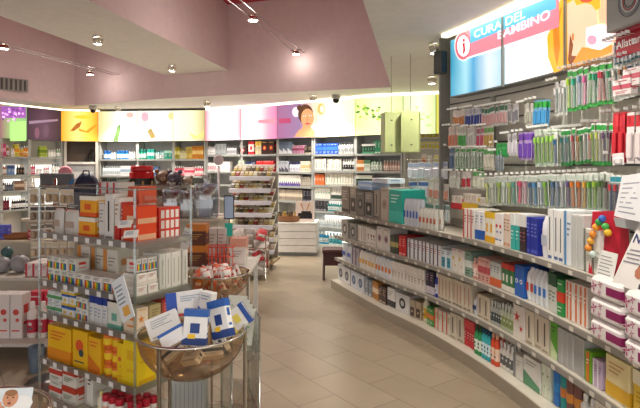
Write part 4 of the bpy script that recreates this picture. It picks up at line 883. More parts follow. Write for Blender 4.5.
R1, R2, R3, R4 = 'highest hanging row', 'second hanging row', 'third hanging row', 'lowest hanging row'
BL, BR_ = 'blister', 'brush'
hang(452, 463, 127, 4, 17, BL, '#d89050', 'orange teat pack', R1, ('#e8e0d8', '#f0f0ee'))
hang(464, 478, 126, 5, 18, BL, '#3048a0', 'dark blue teat pack', R1, ('#c8ccd8', '#e8eaf0'), rows=2)
hang(480, 506, 126, 9, 20, BL, '#e0b0b0', 'pink striped dummy pack', R1, ('#50886c', '#e4e8e6'))
hang(507, 517, 123, 3, 20, BL, '#8c8c94', 'grey hanging pack', R1, ('#d0d0d4', '#e8e8ea'))
hang(523, 531, 125, 3, 22, BL, '#b8b8a8', 'pale beige pack', R1, ('#e8e8e0', '#f0efe8'))
hang(531, 544, 127, 3, 27, BL, '#3c9cd8', 'blue pack with green header', R1, ('#38c048', '#78b8e0'), rows=2)
hang(553, 565, 115, 3, 34, BR_, '#c8ccd0', 'clear toothbrush', R1, ('#e8e8e8', '#d8dad8'))
for k, (c, nm) in enumerate((('#a8d030', 'lime'), ('#28b08c', 'sea green'), ('#88a8c8', 'pale blue'), ('#e060a8', 'bright pink'), ('#2ca850', 'green'), ('#2c9c78', 'jade'), ('#c83450', 'raspberry'), ('#b02c3c', 'dark red'), ('#309868', 'emerald'))):
    x = 565+k*5.1; hang(x, x+4.9, 112-k*1.1, 1, 42, BR_, c, nm+' toothbrush', R1, (c, '#38a848'), rows=2)
for k, (c, nm) in enumerate((('#d8d8d0', 'white'), ('#8c5c38', 'brown'), ('#d89048', 'orange'), ('#485c80', 'slate blue'), ('#b0b4b8', 'silver'))):
    x = 611+k*5.4; hang(x, x+5.2, 101-k*1.5, 1, 40, BR_, c, nm+' toothbrush', R1, (c, '#d0d4d0'), rows=2)
hang(612, 640, 62, 7, 24, BR_, '#3c68a0', 'blue toothbrush beneath the red sign', 'right of banner', ('#e8ecf0', '#38707c'), d=.22)
# second row
hang(447, 456, 148, 3, 22, BL, '#d88868', 'coral pack', R2, ('#e8dcd4', '#eceae4'))
hang(457, 465, 148, 3, 22, BL, '#48b050', 'green pack', R2, ('#c8ccc4', '#e8eae4'))
hang(466, 474, 147, 3, 20, BL, '#c8c8c4', 'pale grey pack', R2, ('#d8d8d8', '#eeeeec'))
hang(475, 482, 147, 2, 20, BL, '#c04868', 'magenta pack', R2, ('#b87088', '#ecdce0'))
hang(482, 492, 147, 3, 21, BL, '#c09848', 'amber pack', R2, ('#70b060', '#e8e4d4'))
hang(494, 505, 157, 2, 14, BL, '#28a850', 'bright green pack', R2, ('#28a850', '#60c078'), rows=2)
hang(506, 516, 156, 3, 22, BL, '#d4d0dc', 'lavender white pack', R2, ('#d8d8e0', '#eeeef2'))
hang(517, 530, 160, 3, 28, BL, '#6c3cb0', 'violet pack', R2, ('#8048c8', '#b8a0d8'), rows=2)
hang(533, 556, 166, 6, 38, BR_, '#90d040', 'lime green toothbrush', R2, ('#a8e060', '#d8ecd8'), rows=2)
hang(552, 556, 166, 1, 34, BR_, '#2c6ca0', 'single blue toothbrush', R2+' before the lime ones', ('#2c6ca0', '#d8dcd8'), d=.21)
for k, (c, nm) in enumerate((('#28908c', 'teal'), ('#3c5878', 'steel blue'), ('#3c8074', 'dark teal'), ('#b83444', 'red'), ('#a87838', 'bronze'), ('#3c7848', 'forest green'), ('#c8c8c4', 'white'), ('#b04850', 'rose'))):
    x = 558.5+k*3.9; hang(x, x+3.8, 165-k*.3, 1, 36, BR_, c, nm+' toothbrush', R2, (c, '#309848'), rows=2)
for k, (c, nm) in enumerate((('#a8c840', 'yellow green'), ('#c8d058', 'straw'), ('#c0b8a8', 'beige'), ('#6c4080', 'purple'), ('#48305c', 'aubergine'))):
    x = 590+k*3.6; hang(x, x+3.5, 165, 1, 42, BR_, c, nm+' toothbrush', R2, (c, '#28a040'), rows=2)
hang(609, 622, 163, 2, 50, BL, '#cc2030', 'large red pack', R2, ('#d83040', '#c01c2c'), rows=2)
hang(623, 650, 163, 3, 52, BL, '#e8dcdc', 'large white pack with red header', R2, ('#d02838', '#ece4e4'))
# left third row
hang(447, 453, 170, 1, 24, BL, '#4c6c8c', 'blue grey pack', R3, ('#607c98', '#98a8b8'))
hang(454, 466, 170, 5, 22, BR_, '#4cb060', 'small green toothbrush', R3, ('#e0f0e0', '#48a850'))
hang(467, 482, 170, 5, 22, BR_, '#88b898', 'pale green toothbrush', R3, ('#d8e4d8', '#48a850'))
hang(482, 493, 170, 3, 22, BL, '#d0ccbc', 'cream pack with green foot', R3, ('#58b060', '#e4e4d8'))
hang(494, 502, 170, 3, 19, BR_, '#7090b8', 'small blue toothbrush', R3, ('#c8d4e0', '#90a8c0'))
hang(448, 458, 188, 3, 17, BL, '#ccd0c8', 'white teat pack', R3+', lower left', ('#c0c4bc', '#e8eae4'))
hang(460, 470, 188, 2, 17, BL, '#b82838', 'white pack with red middle', R3+', lower left', ('#d8d8d4', '#ecece8'))
hang(471, 483, 189, 3, 18, BL, '#d8dcc8', 'pale sage pack', R3+', lower left', ('#50a858', '#e8ebe0'))
# lowest hanging row: long toothbrushes
cs = [('#c8d088', 'pale lime'), ('#d0d4c0', 'ash'), ('#9cb858', 'moss'), ('#d8e4d8', 'white mint'), ('#b8c870', 'light olive'), ('#60a090', 'sea'), ('#e05078', 'hot pink'), ('#d8a8b8', 'light pink'), ('#48688c', 'denim'), ('#5c98c8', 'sky blue'), ('#d0dce8', 'ice white'),
      ('#88c048', 'apple green'), ('#5878a0', 'dusty blue'), ('#8ca0b8', 'blue grey'), ('#d0d0d4', 'silver white'), ('#6c5890', 'plum'), ('#e88430', 'orange'), ('#d87028', 'deep orange'), ('#e0a838', 'golden'), ('#70b038', 'grass green'), ('#a0c840', 'spring green'), ('#50782c', 'olive'), ('#4c4034', 'dark brown')]
for k, (c, nm) in enumerate(cs):
    x = 484+k*5.35; hang(x, x+5.1, 204+k*.35, 1, 28+k*.55, BR_, c, nm+' toothbrush', R4, (c, '#c8d4c8'), rows=2)
# bins with small packs at lower left
def bin_(x0, x1, yb, hp, c, lab, d=.22):
    s0, s1 = GON.spx(x0, d), GON.spx(x1, d); z = GON.pt((x0+x1)/2, yb, d).z; p, tt = GON.at((s0+s1)/2, d); h = hp*p.y/F
    t = tag(empty('display_bin', (0, 0, 0)), lab, 'bin', 'small bins under the hanging packs')
    m = MB(); GON.ribbon(m, s0, s1, d, .41, z, z+.006, c); GON.ribbon(m, s0, s1, d, d+.006, z, z+h*.5, c); m.build('bin_tray', t)
    return s0, s1, z, h
for x0, x1, yb, hp, c, lab, ds in ((451, 461, 209, 12, '#c82c38', 'red bin of small white packs below hanging packs', 'small white pack in the red bin'), (462, 477, 211, 16, '#e0b828', 'yellow bin of packs below hanging packs', 'small pack in the yellow bin'), (478, 489, 213, 14, '#707c68', 'grey green bin of packs below hanging packs', 'small pack in the grey green bin')):
    s0, s1, z, h = bin_(x0, x1, yb, hp, c, lab)
    n = max(3, int((x1-x0)/3)); run(GON, x0+.6, x1-.6, z+.008, n, hp, 'carton', '#e8e0d4', ds, 'curved shelving', 'bottom', (c, '#a08878'), d=.24, depth=.05)
# wire grid with packs on the low far section
gq0, gq1 = GON.spx(404, .36), GON.spx(449, .36)
t = tag(empty('wire_grid', (0, 0, 0)), 'chrome wire grid of hanging packs on the low end of the shelving', 'wire grid')
for z in (1.02, 1.24, 1.46, 1.66):
    m = MB(); m.tube([GON.map(gq0+(gq1-gq0)*i/8, z, .36) for i in range(9)], .004, CHROME, 6); m.build('cross_wire', t)
for i in range(7):
    q = gq0+(gq1-gq0)*i/6; m = MB(); m.tube([GON.map(q, 1.0, .36), GON.map(q, 1.66, .36)], .004, CHROME, 6); m.build('upright_wire', t)
for (x0, x1, z, n, h, c, ds, cc, ll) in ((406, 446, 1.46, 6, .17, '#e4e8f0', 'white pack with pale blue header', '#b8cce8', '#f0f2f6'), (407, 426, 1.25, 4, .18, '#dfe2e8', 'pale pack with blue header', '#4c74b8', '#e8ecf2'), (427, 447, 1.25, 4, .17, '#d89880', 'pale pack with orange blister', '#e8e4dc', '#ecebe6'), (419, 448, 1.03, 6, .18, '#c8d4d8', 'pale pack with grey green header', '#88a8a0', '#e8ecea')):
    run(GON, x0, x1, z, n, 10, 'blister', c, ds, 'wire grid on shelving end', '', (cc, ll), H=h, d=.31, depth=.03, hang=True)
# small grey side shelf with blue brushes and white notices at the right edge
s0, s1 = GON.spx(603, .1), GON.spx(652, .1)
zz = GON.pt(612, 219, .1).z
m = MB(); GON.ribbon(m, s0, s1, .1, .42, zz-.03, zz, '#9a9ca0'); m.build('side_shelf', gt)
m = MB(); GON.ribbon(m, s0, s1, .09, .1, zz-.035, zz+.012, '#b8babc'); m.build('side_shelf_lip', gt)
run(GON, 606, 640, zz, 6, 44, 'brush', '#2c5c98', 'blue brush in a tray', 'grey side shelf', '', ('#c83c48', '#2c94a8'), d=.14, depth=.03, rows=3)
for x0, x1, y0, y1, d, lab in ((614, 640, 176, 232, .04, 'white notice sheet leaning on the grey side shelf'),):
    a_, b_ = GON.pt(x0+8, y0, d+.06), GON.pt(x1+6, y0-4, d+.06); c_, e_ = GON.pt(x0, y1-16, d), GON.pt(x1, y1-10, d)
    t = tag(empty('notice', (0, 0, 0)), lab, 'notice')
    off = Vector((.004, .003, 0))
    m = MB(); P = [c_, e_, b_, a_]; m.faces(P+[q+off for q in P], [(0,1,2,3),(7,6,5,4),(0,4,5,1),(1,5,6,2),(2,6,7,3),(3,7,4,0)], '#dedfe2'); m.build('sheet', t)
    m = MB()
    for k in range(7):
        u = .12+k*.11; L = c_.lerp(a_, u); R = e_.lerp(b_, u); L2 = c_.lerp(a_, u+.03); R2_ = e_.lerp(b_, u+.03); f_ = -off*.4
        m.poly([L.lerp(R, .12)+f_, L.lerp(R, .8-.1*(k % 3))+f_, L2.lerp(R2_, .8-.1*(k % 3))+f_, L2.lerp(R2_, .12)+f_], '#9498a4')
    m.build('printed_lines', t)
# boxes and red sign at the top right corner
def flat(path, x0, x1, y0, y1, d, th, c, name, lab, cat):
    a_ = path.pt(x0, y1, d); q0, q1 = path.spx(x0, d), path.spx(x1, d); zt = path.pt(x0, y0, d).z
    t = tag(empty(name, (0, 0, 0)), lab, cat); m = MB(); path.ribbon(m, q0, q1, d, d+th, a_.z, zt, c); m.build('sign_board', t); return t, q0, q1, a_.z, zt
t, q0, q1, za, zb_ = flat(GON, 616, 660, 37, 58, .2, .02, '#b01830', 'red_sign', 'red sign with white lettering right of the baby banner', 'sign')
vs_, fs_ = text_verts('Allattamento', .062); m = MB(); m.faces([GON.map(q0+.01+a1, za+.045+b1, .196) for a1, b1, c1 in vs_], fs_, '#f6f0f0'); m.build('lettering', t)
p, tt = GON.at(GON.spx(606, .0), .10)
z_ = GON.pt(618, 26, .1).z
t = tag(empty('large_carton', (p.x+.04, p.y-.05, z_), math.atan2(tt.y, tt.x)), 'grey patterned box on top of the red sign, upper right corner', 'carton')
m = MB(); m.bbox(.02, .1, 0, .56, .2, .27, '#a2a4a4', .006); m.build('box_body', t)
m = MB()
for k in range(5): m.tube([(-.06+.0*k+(.04+.012*k)*math.cos(q*.3), -.002, .13+(.04+.012*k)*math.sin(q*.3)) for q in range(21)], .003, ('#4c5c54', '#b05058', '#e0e0e0', '#8090a0', '#707078')[k], 5)
m.build('printed_scroll', t); m = MB(); m.box(.2, -.002, .05, .1, .004, .17, '#c8ccd0'); m.build('printed_label', t)
m = MB(); m.box(.02, .14, -.02, .5, .2, .019, '#a82038'); m.build('support_ledge', t)
# white red packs in front of the brushes
for (x0, x1, yb, hp, lab) in ((612, 632, 97, 16, 'pack with red lettering, lower, before brown toothbrushes'), (621, 640, 88, 18, 'pack with red lettering, upper, before silver toothbrushes')):
    z = GON.pt(x0, yb, .14).z; hooks(x0, x1, yb, 1, hp, .16)
    run(GON, x0, x1, z, 1, hp, 'carton', '#ece4e4', 'white '+lab, 'right edge', 'band', ('#c8586c', '#b03c50'), d=.14, depth=.04, hang=True)
hang(609, 622, 166, 1, 12, BL, '#f0eceb', 'flat white leaflet pack', R2+' under the red packs', ('#f0ecec', '#f2eeee'), d=.2)
# ------------------------------------------------------------------ acrylic stand in the left foreground
N_ = Vector((-.838, 2.4)); e1 = Vector((-.848, .53)); e2 = Vector((.53, .848)); L_ = N_+e1*.76; R_ = N_+e2*.345
LF = Path([L_, N_]); RF = Path([N_, R_])
TZ = [1.23, .98, .81, .57, .37]
t = tag(empty('display_stand', (N_.x, N_.y, 0)), 'tall clear acrylic display stand of five tiers full of packages', 'display stand')
def rel(mb_): mb_.v = [(a-N_.x, b-N_.y, c) for a, b, c in mb_.v]; return mb_
for z in TZ+[.15]:
    m = MB(); P = [L_, N_, R_, L_+e2*.345]; m.faces([(*q, z-.008) for q in P]+[(*q, z-.001) for q in P], [(3,2,1,0),(4,5,6,7),(0,1,5,4),(1,2,6,5),(2,3,7,6),(3,0,4,7)], ACR); sh = rel(m).build('shelf', t)
    m = MB(); LF.ribbon(m, .0, LF.L, -.004, .0, z-.012, z+.022, FROST); RF.ribbon(m, .0, RF.L, -.004, .0, z-.012, z+.022, FROST); rel(m).build('price_rail', sh)
    for k in range(8):
        m = MB(); LF.ribbon(m, .04+k*.09, .04+k*.09+.03, -.0055, -.0042, z-.01, z+.014, '#e8e8e8'); rel(m).build('price_tag', sh)
for q in (L_, N_, R_, L_+e2*.345):
    m = MB(); m.box(q.x, q.y, 0, .010, .010, 1.49, EDGE); rel(m).build('post', t)
m = MB(); P = [L_+e2*.17, N_+e2*.17]; m.faces([(*P[0], .16), (*P[1], .16), (*P[1], 1.45), (*P[0], 1.45)], [(0,1,2,3)], ACR); rel(m).build('divider_panel', t)
m = MB(); P = [L_, N_, R_, L_+e2*.345]; m.tube([(*q, 1.488) for q in P], .006, EDGE, 6, True); rel(m).build('top_rim', t)
def l(x0, x1, k, n, hp, kd, c, ds, st='text', dc=None, dz=0, **kw):
    if dc is None: dc = ('#444444', '#999999') if kd == 'carton' else ('#f4f4f4', '#ffffff')
    run(LF, x0, x1, TZ[k]+dz, n, hp, kd, c, ds, LN[k], st, dc, **kw)
def r(x0, x1, k, n, hp, kd, c, ds, st='text', dc=None, dz=0, **kw):
    if dc is None: dc = ('#444444', '#999999') if kd == 'carton' else ('#f4f4f4', '#ffffff')
    run(RF, x0, x1, TZ[k]+dz, n, hp, kd, c, ds, LN[k]+' corner', st, dc, **kw)
LN = ['stand top tier', 'stand second tier', 'stand third tier', 'stand fourth tier', 'stand lowest tier']
l(46, 60, 0, 1, 26, 'pouch', '#d4d0c8', 'clear pouch with red header, leftmost', '', ('#c84838', '#b8a090'), d=.06, depth=.04)
l(61, 76, 0, 1, 26, 'pouch', '#d4d0c8', 'clear pouch with red header, beside yellow cartons', '', ('#c84838', '#b8a090'), d=.06, depth=.04)
l(78, 95, 0, 1, 42, 'carton', '#efa822', 'yellow orange carton with black script', 'both', ('#f0ecd8', '#e05c20'), d=.05, depth=.07, stack=2)
l(96.5, 103, 0, 1, 36, 'carton', '#dcd8d4', 'narrow white carton', 'text', ('#989088', '#989088'), d=.05, depth=.07)
l(104, 113, 0, 1, 47, 'carton', '#e4e0da', 'white carton with black bottle picture', 'vtext', ('#1c1c20', '#888888'), d=.05, depth=.08)
r(136.5, 158, 0, 1, 38, 'carton', '#e2481c', 'bright orange carton with rows of windows', 'crate', ('#f0c8a0', '#f0c8a0'), d=.02, depth=.1)
r(160, 182, 0, 1, 33, 'carton', '#d83a2c', 'red carton with white grid', 'grid', ('#f4ece4', '#f4ece4'), d=.02, depth=.08)
l(114, 119, 0, 1, 44, 'carton', '#e8e4dc', 'white carton with red foot', 'bottom', ('#c82c28', '#c08040'), d=.05, depth=.08)
l(98, 118, 0, 3, 52, 'carton', '#e0dcd8', 'tall white carton with small red print', 'edge', ('#c83c38', '#a09890'), d=.2, depth=.1)
l(119.5, 122, 0, 1, 40, 'carton', '#d03c30', 'thin red carton', 'text', ('#f0e0d0', '#f0e0d0'), d=.05, depth=.08)
r(139, 157, 0, 2, 52, 'carton', '#e0d4cc', 'white carton with orange head behind orange one', 'top', ('#dc6040', '#c0a898'), d=.16, depth=.08)
# three sign cards leaning around the orange carton
def card(px, py, Y, w, h, rz, rx, roll, c, lab, name='leaflet', band=None):
    o = tag(empty(name, world(px, py, Y), 0), lab, 'leaflet'); o.rotation_euler = (rx, roll, rz)
    m = MB(); m.box(0, 0, -h/2, w, .003, h, c); m.build('paper', o)
    m = MB()
    for k in range(5): m.box(-w*.1+(k % 2)*.02*w, -.0022, h*(.3-.1*k), w*(.6-.08*(k % 3)), .0008, h*.035, '#8c98a8')
    m.build('printed_lines', o)
    if band: m = MB(); m.box(w*.05, -.0026, -h*.4, w*.5, .0008, h*.22, band); m.build('colour_patch', o)
    return o
card(123, 299, 2.33, .085, .19, -.5, -.1, -.52, '#e6ebee', 'white leaflet hanging askew at the acrylic stand corner', band='#e8b050')
card(125, 224, 2.36, .07, .035, -.3, -.5, -.1, '#ece8e0', 'small white leaflet tilted left of the orange carton, upper')
card(131, 234, 2.34, .07, .035, -.2, -.5, -.1, '#ece8e0', 'small white leaflet tilted left of the orange carton, lower')
# second tier
l(76, 117, 1, 3, 34, 'carton', '#dcd4c8', 'large white carton with orange edge, behind', 'edge', ('#d89048', '#988c80'), d=.16, depth=.14)
M4 = ('#d83830', '#e8c828', '#38a048', '#3058b0')
l(46, 74, 1, 4, 26, 'carton', '#e0e0d4', 'small white carton with colour bars', 'multi', M4, d=.03, depth=.08, stack=2)
l(75, 120, 1, 5, 15, 'carton', '#e8e4dc', 'purple edged carton with colour bars', 'multi', ('#e05020', '#f0c020', '#68a838', '#4860b0'), d=.03, depth=.1)
l(47, 70, 1, 3, 13, 'carton', '#e8e8e0', 'white carton with green picture', 'photo', ('#58a060', '#e0b840'), d=.16, depth=.1, stack=2)
r(137, 159, 1, 2, 24, 'carton', '#e8e4dc', 'white carton with red line', 'bottom', ('#dcd4c8', '#b86858'), d=.02, depth=.1, stack=2)
r(138, 158, 1, 4, 13, 'carton', '#d8d4cc', 'colour barred carton on white cartons', 'multi', M4, dz=.12, d=.025, depth=.07)
r(160.5, 189, 1, 5, 38, 'carton', '#e0ddd4', 'tall white ribbed carton', 'vtext', ('#b0b4a4', '#a8b098'), d=.02, depth=.12)
# third tier
l(46, 60, 2, 2, 23, 'carton', '#dfe4e0', 'small white carton with green stripe', 'band', ('#58a068', '#4870a8'), d=.03, depth=.08, stack=2)
l(60.5, 74, 2, 2, 35, 'carton', '#e0e2e4', 'small white carton with blue stripe', 'both', ('#2c5cb0', '#e0c048'), d=.03, depth=.08, stack=3)
l(74.5, 87, 2, 2, 24, 'carton', '#e4e4dc', 'small white carton with rainbow patch', 'multi', ('#58b070', '#e8a828', '#e06838', '#3860a8'), d=.03, depth=.08, stack=2)
l(62, 86, 2, 4, 40, 'carton', '#3c6cb0', 'blue and white carton, behind', 'band', ('#e0e8f0', '#d8e0ec'), d=.15, depth=.1)
l(88, 106, 2, 4, 32, 'carton', '#dfe0e0', 'tall white carton with dark blue top', 'top', ('#203c94', '#8c9cb8'), d=.03, depth=.22)
l(107, 121, 2, 1, 28, 'carton', '#dde4d8', 'white carton with orange picture and teal foot', 'both', ('#e8e4d8', '#70b0a0'), d=.03, depth=.16)
r(137, 149, 2, 1, 27, 'carton', '#ecd8c0', 'cream carton with orange flames', 'flower', ('#e08830', '#d8a860'), d=.02, depth=.1)
r(150, 162, 2, 1, 26, 'carton', '#c0b080', 'khaki carton', 'text', ('#8c7c50', '#8c7c50'), d=.02, depth=.1)
r(163, 190, 2, 2, 28, 'carton', '#c83838', 'dark red carton', 'text', ('#e0a8a0', '#e0b0a8'), d=.02, depth=.1)
# fourth tier: yellow goods
YB = ('#f0b818', '#e06820')
l(46, 70, 3, 1, 35, 'carton', '#f0bc14', 'large yellow carton, leftmost', 'bottom', ('#e8901c', '#e05c2c'), d=.03, depth=.26)
l(70.5, 86, 3, 1, 38, 'carton', '#f0bc14', 'large yellow carton with red spot', 'blob', ('#e05828', '#3c4c54'), d=.03, depth=.26)
l(86.5, 99, 3, 1, 36, 'carton', '#eeb81a', 'yellow carton with orange slope', 'diag', ('#e07c1c', '#e05c2c'), d=.03, depth=.26)
for k in range(3): l(99.5, 115.5, 3, 2, 15.5, 'jar', '#e87c18', 'orange jar with yellow label, %s' % ('bottom', 'middle', 'top')[k], '', ('#d86410', '#f4d020'), dz=k*.073, d=.03)
l(116.5, 123, 3, 1, 40, 'carton', '#f2cc18', 'bright yellow carton with red spot', 'blob', ('#e06838', '#e8a820'), d=.03, depth=.2)
r(136.5, 157, 3, 1, 48, 'carton', '#f4d41c', 'bright yellow carton at the corner', 'text', ('#e8b818', '#e8b818'), d=.02, depth=.1)
# lowest tier
l(47, 60, 4, 1, 34, 'carton', '#e0dcd4', 'white carton with red band, left', 'band', ('#c83c2c', '#50703c'), d=.03, depth=.1, stack=2)
l(61, 75, 4, 1, 34, 'carton', '#dcd8cc', 'white carton with brick red head', 'top', ('#c04028', '#4c6c3c'), d=.03, depth=.1, stack=2)
l(76, 93, 4, 2, 38, 'carton', '#e4e2da', 'plain white carton', 'edge', ('#c8c4bc', '#303030'), d=.08, depth=.12)
l(94, 99, 4, 1, 25, 'bottle', '#e8e4cc', 'white bottle with yellow cap', '', ('#e0d890', '#ece8dc'), d=.02)
l(99.5, 119, 4, 3, 25, 'jar', '#e8ded8', 'white jar with red lid', '', ('#b81830', '#e0b090'), d=.02, rows=3)
r(137, 160, 4, 3, 25, 'jar', '#e8ded8', 'jar with crimson lid', '', ('#b81830', '#e0a090'), d=.03, rows=2)

# ------------------------------------------------------------------ bowls on chrome legs
def bowl(cx, cy, zr, R, dep, lab, angs):
    t = tag(empty('bowl_stand', (cx, cy, 0)), lab, 'bowl stand', 'bowl stands on chrome legs')
    pr = [(R*math.sin(a), zr-dep*math.cos(a)) for a in [math.pi/2*i/9 for i in range(10)]]; pr[0] = (.002, zr-dep)
    m = MB(); m.lathe(pr, AMBER, 40, cap=False); m.build('bowl', t)
    m = MB(); m.tube([(R*math.cos(q*math.pi/24), R*math.sin(q*math.pi/24), zr) for q in range(48)], .0065, CHROME, 8, True); m.build('rim', t)
    for a in angs:
        a = math.radians(a); m = MB(); m.tube([((R-.002)*math.cos(a), (R-.002)*math.sin(a), zr), ((R-.002)*math.cos(a), (R-.002)*math.sin(a), .02)], .008, CHROME); m.build('leg', t)
    m = MB(); m.tube([((R-.002)*math.cos(q*math.pi/20), (R-.002)*math.sin(q*math.pi/20), .02) for q in range(40)], .008, CHROME, 6, True); m.build('foot_ring', t)
    m = MB(); m.tube([((R-.002)*math.cos(q*math.pi/20), (R-.002)*math.sin(q*math.pi/20), .42) for q in range(40)], .004, CHROME, 6, True); m.build('stretcher_ring', t)
    return t
B1 = Vector((-.519, 2.15)); bowl(B1.x, B1.y, .927, .215, .19, 'amber tinted bowl of blue white cartons on chrome legs', (250, 130, 10))
def loose(c, w, d, h, rot, lab, style='both', dc=('#2058a8', '#1c3c80'), spot=True, base='#e9e8e6', grp='cartons in the front bowl'):
    o = carton(w, d, h, base, style, dc)[2]
    if spot: o.box(-w*.12, -d/2-.002, h*.2, w*.3, .001, h*.12, '#f0c020')
    b_ = o.build('carton'); Rm = Matrix.Translation(Vector(c)) @ Matrix.Rotation(rot[2], 4, 'Z') @ Matrix.Rotation(rot[1], 4, 'Y') @ Matrix.Rotation(rot[0], 4, 'X') @ Matrix.Translation((0, 0, -h/2))
    b_.matrix_world = Rm; b_.location = Rm.to_translation(); b_.rotation_euler = Rm.to_euler(); tag(b_, lab, 'carton', grp)
loose(world(196, 327, 2.03), .09, .035, .135, (-.15, .05, .0), 'upright white carton with blue head, front of the bowl')
loose(world(221, 319, 2.10), .075, .045, .15, (-.2, -.3, -.25), 'tilted white carton with blue head, right side of bowl')
loose(world(185, 302, 2.25), .15, .04, .09, (-.2, -.12, .1), 'white carton with blue stripes lying at the back of bowl', 'edge', ('#2450b0', '#90a0b8'), False)
loose(world(164, 326, 2.16), .13, .05, .09, (-.5, -.35, .3), 'white carton lying at left side of bowl', 'text', ('#a0a8b0', '#b0b0b4'), False)
loose(world(174, 337, 2.03), .10, .04, .06, (-.4, -.5, .1), 'small white carton with blue print, low left in bowl', 'both', ('#3060b0', '#e8e8ec'), False)
loose(world(238, 318, 2.25), .09, .035, .10, (-.3, .9, -.3), 'white carton with yellow patch at right rim of bowl', 'both', ('#204c9c', '#e8d860'), True)
loose(world(207, 306, 2.22), .06, .04, .12, (-.1, .1, -.4), 'white carton with blue corner at back right of bowl', 'diag', ('#2858b0', '#909cb0'), False)
for k, (x, y, Y, rz) in enumerate(((172, 352, 2.1, .6), (192, 358, 2.06, -.5), (212, 352, 2.12, .3), (196, 347, 2.22, 1.2), (222, 345, 2.18, -.9))):
    loose(world(x, y, Y), .085, .03, .05, (-.9, .3*(k-2), rz), 'white carton deep in the bowl, %s from left' % ORD[k], 'text' if k % 2 else 'band', ('#30405c', '#a0a4a8'), False)
B2 = Vector((-.64, 3.33)); bowl(B2.x, B2.y, .927, .2, .18, 'second bowl of red white sachets behind the front bowl', (270, 150, 30))
for k in range(34):
    a = k*2.4; rr = .155*math.sqrt((k % 17+.5)/17); lv = k//17
    mb = pouch(.055, .028, .075, '#ece4e0', '#d83c2c', '#d84830')[2] if k % 3 else pouch(.055, .028, .075, '#e07050', '#f0e8e0', '#f4ece4')[2]
    o = mb.build('sachet'); o.location = (B2.x+rr*math.cos(a), B2.y+rr*math.sin(a), .805+.2*rr+lv*.06); o.rotation_euler = (random.uniform(-.9, .3), random.uniform(-.7, .7), random.uniform(-.6, .6))
    tag(o, 'red and white sachet heaped in the second bowl', 'sachet', 'sachets in the second bowl')
B3 = Vector((-.985, 1.5)); bowl(B3.x, B3.y, .885, .2, .17, 'third bowl cut by the lower left corner', (20, 140, 260))
o = tag(empty('postcard', world(9, 400, 1.5)), 'baby photo card in the bowl at the lower left corner', 'postcard'); o.rotation_euler = (-.45, 0, .15)
m = MB(); m.box(0, 0, -.07, .12, .003, .10, '#dfe8ec'); m.build('card', o)
m = MB()
def fe(x, z, rx, rz_, c, k): m.poly([(x+rx*math.cos(q*.5236), -.002-k*.0004, z+rz_*math.sin(q*.5236)) for q in range(12)], c)
fe(.035, -.01, .03, .02, '#f2f2f0', 0); fe(-.035, -.02, .02, .025, '#d8a080', 0); fe(.004, .004, .021, .023, '#d89c78', 1); fe(.004, .018, .017, .009, '#a0704c', 2)
fe(-.004, .006, .003, .0018, '#3c2820', 3); fe(.011, .006, .003, .0018, '#3c2820', 3); fe(.003, -.001, .0025, .003, '#c48462', 3); fe(.003, -.009, .005, .003, '#8c3c38', 3); fe(-.022, -.022, .016, .01, '#d89c78', 1)
m.build('baby_picture', o)

# small acrylic rack of leaflets to the right of the bowl
A0 = Vector((-.262, 2.32)); va = Vector((-.118, .39)); wa = Vector((-.125, .02))
t = tag(empty('leaflet_rack', (A0.x, A0.y, 0)), 'narrow clear acrylic leaflet rack right of the front bowl', 'rack')
def relA(mb_): mb_.v = [(a-A0.x, b-A0.y, c) for a, b, c in mb_.v]; return mb_
def slab(P, z0, z1, mt): m = MB(); m.faces([(*q, z0) for q in P]+[(*q, z1) for q in P], [(3,2,1,0),(4,5,6,7),(0,1,5,4),(1,2,6,5),(2,3,7,6),(3,0,4,7)], mt); return relA(m)
for b0 in (A0, A0+wa):
    slab([b0, b0+va, b0+va+Vector((-.006, 0)), b0+Vector((-.006, 0))], 0, .93, ACR).build('side_panel', t)
    for q in (b0, b0+va):
        m = MB(); m.tube([(q.x-.003, q.y, 0), (q.x-.003, q.y, .93)], .005, EDGE, 6); relA(m).build('panel_edge', t)
for z in (.12, .5, .78): slab([A0, A0+va, A0+va+wa, A0+wa], z, z+.006, ACR).build('shelf', t)
for z in (.93, .5, .12):
    m = MB(); m.tube([(A0.x, A0.y, z), (*(A0+va), z)], .005, CHROME, 6); relA(m).build('rod', t)
for k in range(4):
    c = A0+va*(.2+.2*k)+wa*.5; o = tag(empty('leaflet', (c.x, c.y, .87-.0*k)), 'white leaflet with green print in the acrylic rack, %s from front' % ORD[k], 'leaflet', 'leaflets in the acrylic rack'); o.rotation_euler = (-.35, 0, -.25)
    m = MB(); m.box(0, 0, -.082, .10, .003, .16, '#e4e8e0'); m.build('paper', o)
    m = MB()
    for j in range(5): m.box(-.005, -.0022, -.06+j*.026, .07-.01*(j % 2), .0008, .008, '#88b084')
    m.build('printed_lines', o)
# ribbed grey box under the bowl
x, y = (188-320)/F*2.62, 2.66
o = carton(.17, .17, .56, '#a8aaa6', 'ribs', ('#8c908e', '#8c908e'))[2].build('floor_box'); o.location = (x, y, 0); o.rotation_euler = (0, 0, .1); tag(o, 'grey ribbed tall box standing on the floor under the front bowl', 'box')

